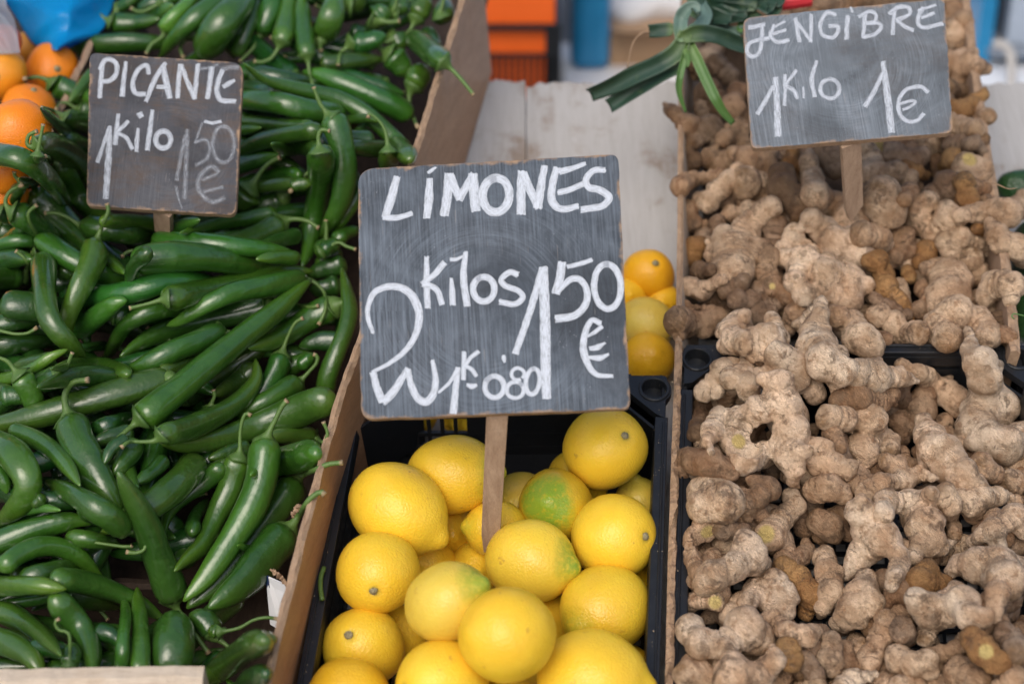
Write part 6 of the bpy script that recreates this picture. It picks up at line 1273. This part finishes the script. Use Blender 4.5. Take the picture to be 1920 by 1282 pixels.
# ------------------------------------------------------------------ behind the stall
def wbox(mb, px0, px1, d0, d1, z0, z1):
    x0, x1 = P(px0, 80, d0)[0], P(px1, 80, d0)[0]; y0, y1 = P(960, 80, d0)[1], P(960, 80, d0)[1] + (d1 - d0); mb.box(x0, x1, y0, y1, z0, z1, ID)
def zat(py, d): return float(P(960, py, d)[2])
def slot_crate(label, px0, px1, d0, dep, z0, z1, mat, bars, post=0.03):
    x0, x1 = P(px0, 80, d0)[0], P(px1, 80, d0)[0]; y0 = P(960, 80, d0)[1]; y1 = y0 + dep; e = empty('plastic_crate', ((x0 + x1) / 2, (y0 + y1) / 2, z0)); tag(e, label, 'crate', 'crates stacked behind the stall'); H = z1 - z0
    for nm, (ax0, ax1, ay0, ay1) in (('front', (x0, x1, y0, y0 + .006)), ('back', (x0, x1, y1 - .006, y1)), ('left', (x0, x0 + .006, y0 + .007, y1 - .007)), ('right', (x1 - .006, x1, y0 + .007, y1 - .007))):
        mb = MB(); xf = nm in ('front', 'back')
        for a, b in bars: mb.box(ax0, ax1, ay0, ay1, z0 + a * H, z0 + b * H, ID)
        n = 24
        for i in range(n + 1):
            wd = post if i in (0, n) else 0.004; s0 = i / n
            if xf: xx = ax0 + (ax1 - ax0 - wd) * s0; mb.box(xx, xx + wd, ay0 + .001, ay1 - .001, z0, z1 - 0.001, ID) if (i in (0, n)) else mb.box(xx, xx + wd, ay0 + .001, ay1 - .001, z0, z0 + bars[-2][0] * H, ID)
            else: yy = ay0 + (ay1 - ay0 - wd) * s0; mb.box(ax0 + .001, ax1 - .001, yy, yy + wd, z0, z0 + bars[-2][0] * H, ID)
        mkb('wall', mb, M[mat], e)
    mb = MB(); mb.box(x0 + .007, x1 - .007, y0 + .007, y1 - .007, z0 + .002, z0 + .008, ID); mkb('floor', mb, M[mat], e); return e
bars = [(0.0, 0.08), (0.62, 0.66), (0.93, 1.0)]
zt_ = zat(40, 3.25); hh = 0.165
for i in range(5):
    z1_ = zt_ - i * hh; z0_ = z1_ - hh + 0.004
    if z0_ < 0.0: z0_ = 0.0
    if z1_ > 0.05: slot_crate('black slotted crate in the stack behind the stall, %s' % ('uppermost one' if i == 0 else 'below the uppermost, hidden by the table'), 760, 1052, 3.25, 0.36, z0_, z1_, 'black', bars, 0.028)
# orange tub standing in the uppermost black crate, rising above it
x0, x1 = P(775, 80, 3.27)[0], P(1040, 80, 3.27)[0]; y0 = P(960, 80, 3.27)[1]; zt0 = zt_ - hh + 0.014
e = empty('orange_tub', ((x0 + x1) / 2, y0 + .15, zt0)); tag(e, 'orange plastic tub standing inside the black crate behind the stall', 'tub')
mb = MB()
for b in ((x0, x1, y0, y0 + .005), (x0, x1, y0 + .30, y0 + .305), (x0, x0 + .005, y0 + .006, y0 + .299), (x1 - .005, x1, y0 + .006, y0 + .299)): mb.box(*b, zt0, zt0 + 0.30, ID)
mkb('wall', mb, M['orangeplastic'], e, bevel=0.002)
mb = MB()
for b in ((x0 - .008, x1 + .008, y0 - .008, y0 + .004), (x0 - .008, x1 + .008, y0 + .301, y0 + .313), (x0 - .008, x0 + .004, y0 + .005, y0 + .3), (x1 - .004, x1 + .008, y0 + .005, y0 + .3)): mb.box(*b, zt0 + 0.285, zt0 + 0.302, ID)
mkb('rim', mb, M['orangeplastic'], e); mb = MB(); mb.box(x0 + .006, x1 - .006, y0 + .006, y0 + .298, zt0 + .001, zt0 + .006, ID); mkb('floor', mb, M['orangeplastic'], e)
# white bench with boxes
ZB = zat(119, 3.62)
bt = empty('white_bench', (P(1250, 100, 3.8)[0], P(960, 100, 3.8)[1], 0)); tag(bt, 'low white bench behind the stall carrying the carton and the blue canister', 'bench')
mb = MB(); wbox(mb, 1062, 2150, 3.40, 3.98, ZB - 0.03, ZB); mkb('bench_top', mb, M['white'], bt, bevel=0.003)
for px in (1085, 2120):
    for d in (3.46, 3.9): mb = MB(); x = P(px, 80, d)[0]; y = P(960, 80, d)[1]; mb.box(x - .02, x + .02, y - .02, y + .02, 0, ZB - 0.031, ID); mkb('leg', mb, M['greymetal'], bt)
def carton(label, px0, px1, d0, dep, h):
    x0, x1 = P(px0, 80, d0)[0], P(px1, 80, d0)[0]; y0 = P(960, 80, d0)[1]; e = empty('carton', ((x0 + x1) / 2, y0 + dep / 2, ZB + .001)); tag(e, label, 'carton'); mb = MB()
    mb.box(x0, x1, y0, y0 + dep, ZB + .001, ZB + h, ID); mkb('body', mb, M['cardboard'], e)
    for s in (-1, 1):
        mb = MB(); ym = y0 + dep / 2; ya = y0 if s < 0 else y0 + dep; mb.hexa(np.array([(x0, ya, ZB + h + .001), (x1, ya, ZB + h + .001), (x1, ya + s * .09, ZB + h + .035), (x0, ya + s * .09, ZB + h + .035), (x0, ya, ZB + h + .005), (x1, ya, ZB + h + .005), (x1, ya + s * .09, ZB + h + .039), (x0, ya + s * .09, ZB + h + .039)])); mkb('flap', mb, M['cardboard'], e)
carton('brown carton on the white bench behind the stall', 1145, 1330, 3.585, 0.26, zat(60, 3.585) - ZB)
# white sack on the carton
x, y, z = P(1215, 80, 3.75); n = 26; V = []; F = []
for i in range(n):
    th = math.pi * i / (n - 1)
    for j in range(n):
        a = 2 * math.pi * j / n; r = 1 + 0.12 * math.sin(3 * a + 2 * th) + 0.07 * math.sin(7 * a - 3 * th)
        V.append((x + 0.115 * r * math.sin(th) * math.cos(a), y + 0.10 * r * math.sin(th) * math.sin(a), zat(62, 3.66) + 0.046 + 0.045 * r * -math.cos(th)))
F = [(i * n + j, i * n + (j + 1) % n, (i + 1) * n + (j + 1) % n, (i + 1) * n + j) for i in range(n - 1) for j in range(n)]
tag(mk('white_sack', V, F, M['cloth']), 'white cloth sack lying on the brown carton', 'sack')
def canister(label, px, d, w, dep, h):
    x = P(px, 80, d)[0]; y = P(960, 80, d)[1]; e = empty('canister', (x, y, ZB + .001)); tag(e, label, 'canister'); mb = MB(); mb.box(x - w / 2, x + w / 2, y - dep / 2, y + dep / 2, ZB + .001, ZB + h, ID); mkb('body', mb, M['blueplastic'], e, bevel=0.02)
    mb = MB(); mb.tube(catmull([(x - w * .3, y, ZB + h), (x - w * .3, y, ZB + h + .03), (x + w * .1, y, ZB + h + .035), (x + w * .15, y, ZB + h)], 14), 0.01, 8); mkb('handle', mb, M['blueplastic'], e)
    mb = MB(); mb.tube([(x + w * .33, y, ZB + h - .004), (x + w * .33, y, ZB + h + .03)], 0.02, 14); mkb('cap', mb, M['black'], e)
canister('blue plastic canister behind the stall, left of the brown carton', 1106, 3.60, 0.076, 0.10, 0.20)
# things behind the right end
e = empty('blue_locker', (P(1860, 60, 3.6)[0], P(960, 60, 3.6)[1], ZB + .001)); tag(e, 'blue cabinet behind the right crate board with a dark gap and grey panel', 'cabinet')
mb = MB(); wbox(mb, 1832, 1860, 3.6, 3.9, ZB + .001, ZB + .5); mkb('side_panel', mb, M['blueplastic'], e)
mb = MB(); wbox(mb, 1861, 1886, 3.7, 3.9, ZB + .001, ZB + .5); mkb('recess', mb, M['black'], e)
mb = MB(); wbox(mb, 1887, 2000, 3.62, 3.9, zat(82, 3.62), ZB + .5); mkb('front_panel', mb, mat_plain('grey blue sheet', (0.36, 0.42, 0.50), 0.5), e)
mb = MB(); wbox(mb, 1862, 2010, 3.56, 3.9, zat(92, 3.62), zat(84, 3.62)); mkb('shelf', mb, M['greymetal'], e)
mb = MB(); wbox(mb, 1898, 2010, 3.62, 3.69, ZB + .001, zat(106, 3.62)); mkb('lower_panel', mb, M['blueplastic'], e)
hs = catmull([P(1862, 84, 3.5), P(1880, 84, 3.5), P(1894, 100, 3.5), P(1897, 130, 3.5), P(1896, 190, 3.5)], 24); hs[-1][2] = hs[-2][2]
V, F = tube(hs, 0.009, 10); tag(mk('hose', V, F, mat_plain('pale rubber hose', (0.45, 0.43, 0.40), 0.6)), 'pale hose hanging down in front of the blue cabinet', 'hose')
mb = MB(); wbox(mb, 1052, 1076, 3.72, 3.9, ZB + .001, ZB + 0.26); wbox(mb, 1048, 1080, 3.70, 3.92, ZB + 0.2602, ZB + 0.275); tag(mkb('grey_bin', mb, M['greymetal'], bevel=0.004), 'grey bin between the black crate stack and the blue canister', 'bin')
# ------------------------------------------------------------------ labels for the heaps: look first, then the nearest thing one can find
ANCH_C = [((205, 392), 'under the PICANTE board\'s lower left corner'), ((310, 430), 'just below the PICANTE board\'s stake'), ((440, 425), 'below the PICANTE board\'s lower right corner'), ((480, 345), 'right of the PICANTE board\'s euro sign'),
 ((520, 250), 'right of the PICANTE board\'s price'), ((500, 150), 'right of the word PICANTE'), ((560, 60), 'behind the PICANTE board, in the upright row'), ((380, 60), 'above the PICANTE board'), ((250, 50), 'between blue bag and PICANTE board'), ((130, 180), 'between mandarins and the word PICANTE'),
 ((120, 250), 'left of the PICANTE board\'s Kilo'), ((90, 320), 'just below the wrinkled mandarin'), ((60, 400), 'near the left edge, level with the PICANTE board\'s foot'), ((700, 60), 'in the far right corner of the heap'), ((790, 120), 'against the far divider board'), ((700, 200), 'above the LIMONES board\'s left corner'), ((730, 310), 'poking up behind the LIMONES board'), ((610, 340), 'between the two boards'),
 ((620, 470), 'beside the L of the LIMONES board'), ((630, 600), 'beside the big 2 of the LIMONES board'), ((600, 740), 'by the divider where the LIMONES board ends'), ((520, 660), 'in the middle right of the heap'), ((420, 560), 'in the very middle of the heap'), ((300, 500), 'midway below the PICANTE board'), ((150, 540), 'left of the heap\'s middle'), ((30, 540), 'at the left picture edge, mid height'), ((60, 690), 'at the left edge below mid height'), ((200, 690), 'left below the heap\'s middle'), ((330, 700), 'under the giant slanting chilli'), ((90, 800), 'at the left, level with the LIMONES board\'s foot'), ((170, 880), 'at the dark bulky chilli'), ((320, 880), 'in front of the giant slanting chilli'), ((480, 870), 'near the divider beside the lemon crate'), ((480, 1030), 'at the torn carton by the divider'), ((100, 960), 'at the left edge above the pale front board'), ((60, 1060), 'left of the dark gap'), ((280, 1060), 'right of the dark gap'), ((130, 1180), 'above the pale front board, left part'), ((290, 1200), 'above the pale front board, right part'), ((440, 1230), 'right of the pale front board'), ((400, 760), 'in the centre of the front heap'), ((560, 900), 'leaning on the divider board')]
ANCH_G = [((1260, 210), 'poking over the left crate board below the leek'), ((1330, 160), 'in shade under the leek leaves'), ((1370, 230), 'left of the JENGIBRE board'), ((1320, 295), 'by the crate wall, level with the JENGIBRE board\'s foot'), ((1560, 0), 'above the JENGIBRE board'), ((1800, 60), 'right of the word JENGIBRE'), ((1820, 130), 'right of the JENGIBRE board, over the crate edge'), ((1810, 210), 'right of the JENGIBRE board\'s euro sign'), ((1760, 280), 'under the JENGIBRE board\'s right corner'), ((1660, 290), 'right of the JENGIBRE stake\'s top'), ((1550, 330), 'left of the JENGIBRE stake'), ((1420, 310), 'under the JENGIBRE board\'s left corner'), ((1320, 350), 'near the left crate board'), ((1300, 450), 'at the left wall beside the far lemons'), ((1400, 450), 'at the rear heap\'s left centre'), ((1560, 450), 'in the rear heap\'s centre'), ((1650, 390), 'right of the JENGIBRE stake\'s foot'), ((1760, 400), 'in the rear heap\'s right half'), ((1840, 350), 'at the right crate board'), ((1890, 420), 'over the right crate board by the cucumber'), ((1820, 480), 'by the right crate board, mid height'), ((1670, 500), 'right of the rear heap\'s centre'), ((1560, 540), 'in the middle above the black rim'), ((1440, 540), 'left above the black rim'), ((1310, 550), 'at the strip beside the pale lemon'), ((1300, 605), 'over the strip above the left socket'), ((1420, 630), 'over the left end of the black rim'), ((1600, 630), 'over the black rim, centre'), ((1680, 600), 'just behind the black rim\'s centre'), ((1780, 590), 'just behind the black rim at right'), ((1880, 610), 'behind the right socket'), ((1330, 740), 'in the black crate\'s rear left corner'), ((1460, 720), 'below the black rim at left'), ((1620, 750), 'below the smooth bent root'), ((1760, 740), 'in the black crate\'s rear gap'), ((1860, 740), 'beside the right socket'), ((1460, 830), 'left of the front heap\'s middle'), ((1640, 830), 'in the front heap\'s middle'), ((1790, 860), 'right of the front heap\'s middle'), ((1900, 900), 'at the right picture edge'), ((1320, 880), 'at the strip level with the upper lemons'), ((1330, 960), 'at the strip level with the LIMONES stake foot'), ((1420, 950), 'above the yellow cut'), ((1460, 1000), 'at the yellow cut'), ((1560, 920), 'above the front heap\'s centre'), ((1560, 990), 'in the front heap\'s centre'), ((1650, 990), 'in the front heap, right of centre'), ((1740, 980), 'in the front heap\'s right half'), ((1840, 980), 'in the front heap near the right edge'), ((1860, 1080), 'at the right edge, lower part'), ((1770, 1120), 'in the lower right part'), ((1620, 1110), 'in the lower middle'), ((1520, 1090), 'in the lower left centre'), ((1380, 1060), 'at the lower left'), ((1310, 1130), 'by the strip, second cut from below'), ((1440, 1130), 'in the lower left, next to the brown root'), ((1380, 1190), 'at the bottom left'), ((1300, 1265), 'in the bottom left corner'), ((1420, 1270), 'at the bottom edge, left'), ((1500, 1200), 'at the bottom, left of centre'), ((1560, 1240), 'at the bottom, centre'), ((1650, 1210), 'at the bottom, right of centre'), ((1720, 1250), 'at the bottom edge, right of centre'), ((1830, 1230), 'at the bottom right'), ((1890, 1260), 'in the bottom right corner')]
def nearest(anch, x, y): return min(anch, key=lambda a: (a[0][0] - x) ** 2 + (a[0][1] - y) ** 2)[1]
def direction(dx, dy):
    a = math.degrees(math.atan2(-dy, dx)) % 360
    return ['right', 'upper right', 'up', 'upper left', 'left', 'lower left', 'down', 'lower right'][int((a + 22.5) // 45) % 8]
def trim(o, lab):
    for a, b in ((' board\'s', ''), ('just ', ''), ('mid-green ', ''), (' in the', ' in'), (' with a', ', a'), ('half-buried ', 'buried '), ('dusty ', ''), (' from the top,', ' down,'), (' from the left,', ' along,'), (' the ', ' '), ('ginger ', '')):
        if len(lab.split()) > 16: lab = lab.replace(a, b)
    while len(lab.split()) > 16: lab = ' '.join(lab.split()[1:])
    o['label'] = lab
def uniq(items):
    """items: dict(o, x, y, base words, place). Adds the words needed to set look-alikes apart."""
    from collections import defaultdict
    g = defaultdict(list)
    for it in items: g[it['lab']].append(it)
    for lab, L in g.items():
        if len(L) == 1: continue
        xs = [i['x'] for i in L]; ys = [i['y'] for i in L]
        ver = np.ptp(ys) > np.ptp(xs); L.sort(key=lambda i: i['y'] if ver else i['x'])
        w = (['upper', 'lower'] if ver else ['left', 'right']) if len(L) == 2 else (['top', 'middle', 'bottom'] if ver else ['left', 'middle', 'right']) if len(L) == 3 else ['first', 'second', 'third', 'fourth', 'fifth', 'sixth', 'seventh', 'eighth', 'ninth', 'tenth'][:len(L)]
        for i, q in zip(L, w): i['lab'] = (q + ' ' + lab) if len(L) < 4 else (q + (' from the top, ' if ver else ' from the left, ') + lab)
its = []
INV = []
for c in PEP:
    o = c['o']; p = c['pts']; tag(o, None, 'chilli', 'green chillies in the wooden crate')
    vis = [(x, y) for x, y in p if -10 < x < 1930 and -10 < y < 1290]
    x, y = np.mean(vis, 0) if vis else p[len(p) // 2]
    tone = 'light' if c['tone'] > .45 else 'dark' if c['tone'] < .23 else 'green' if c['tone'] < .36 else 'mid-green'
    size = 'fat' if c['r'] > 25 else 'slim' if c['r'] < 15 else ''
    ln = 'long' if c['L'] > 190 else 'short' if c['L'] < 80 else ''
    chord = np.linalg.norm(p[-1] - p[0]); cv = 'curved' if chord < .93 * c['L'] else ''
    st = 'stalk %s' % direction(c['stem'][-1][0] - p[0][0], c['stem'][-1][1] - p[0][1]) if c['stem'] else 'tip %s' % direction(*(p[-1] - p[0]))
    if c['hidden']: ln, size, cv, tone = 'half-buried', '', cv, 'deep-lying'
    lab = ' '.join(q for q in (ln, size, cv, tone, 'chilli') if q) + ', ' + st + ', ' + nearest(ANCH_C, x, y)
    its.append(dict(o=o, x=x, y=y, lab=lab))
uniq(its)
for i in its: trim(i['o'], i['lab'])
its = []
TW = {'p': 'pale', 't': 'tan', 'b': 'brown', 'o': 'orange-brown', 'd': 'dark brown', 'k': 'dusty grey-brown'}
for c in GIN:
    o = c['o']; f = c['flat']; tag(o, None, 'ginger', 'ginger roots heaped in the two crates')
    x, y = np.average(f[:, :2], axis=0, weights=f[:, 2])
    L = np.linalg.norm(f[:, :2].max(0) - f[:, :2].min(0)); size = 'large' if L > 125 else 'small' if L < 45 else ''
    shp = {1: 'root', 2: 'branched root', 3: 'three-branched root', 4: 'many-knobbed root'}[min(4, c['nb'])]
    if c['nb'] == 1: shp = 'long finger' if len(f) > 3 and L > 90 else 'knob' if len(f) < 3 else 'root'
    if c['hidden']: size, shp = 'half-buried', 'root'
    lab = ' '.join(q for q in (size, TW[c['tone']], 'ginger', shp) if q) + (' with a yellow cut' if c['cut'] else '') + ' ' + nearest(ANCH_G, x, y)
    its.append(dict(o=o, x=x, y=y, lab=lab))
uniq(its)
for i in its: trim(i['o'], i['lab'])
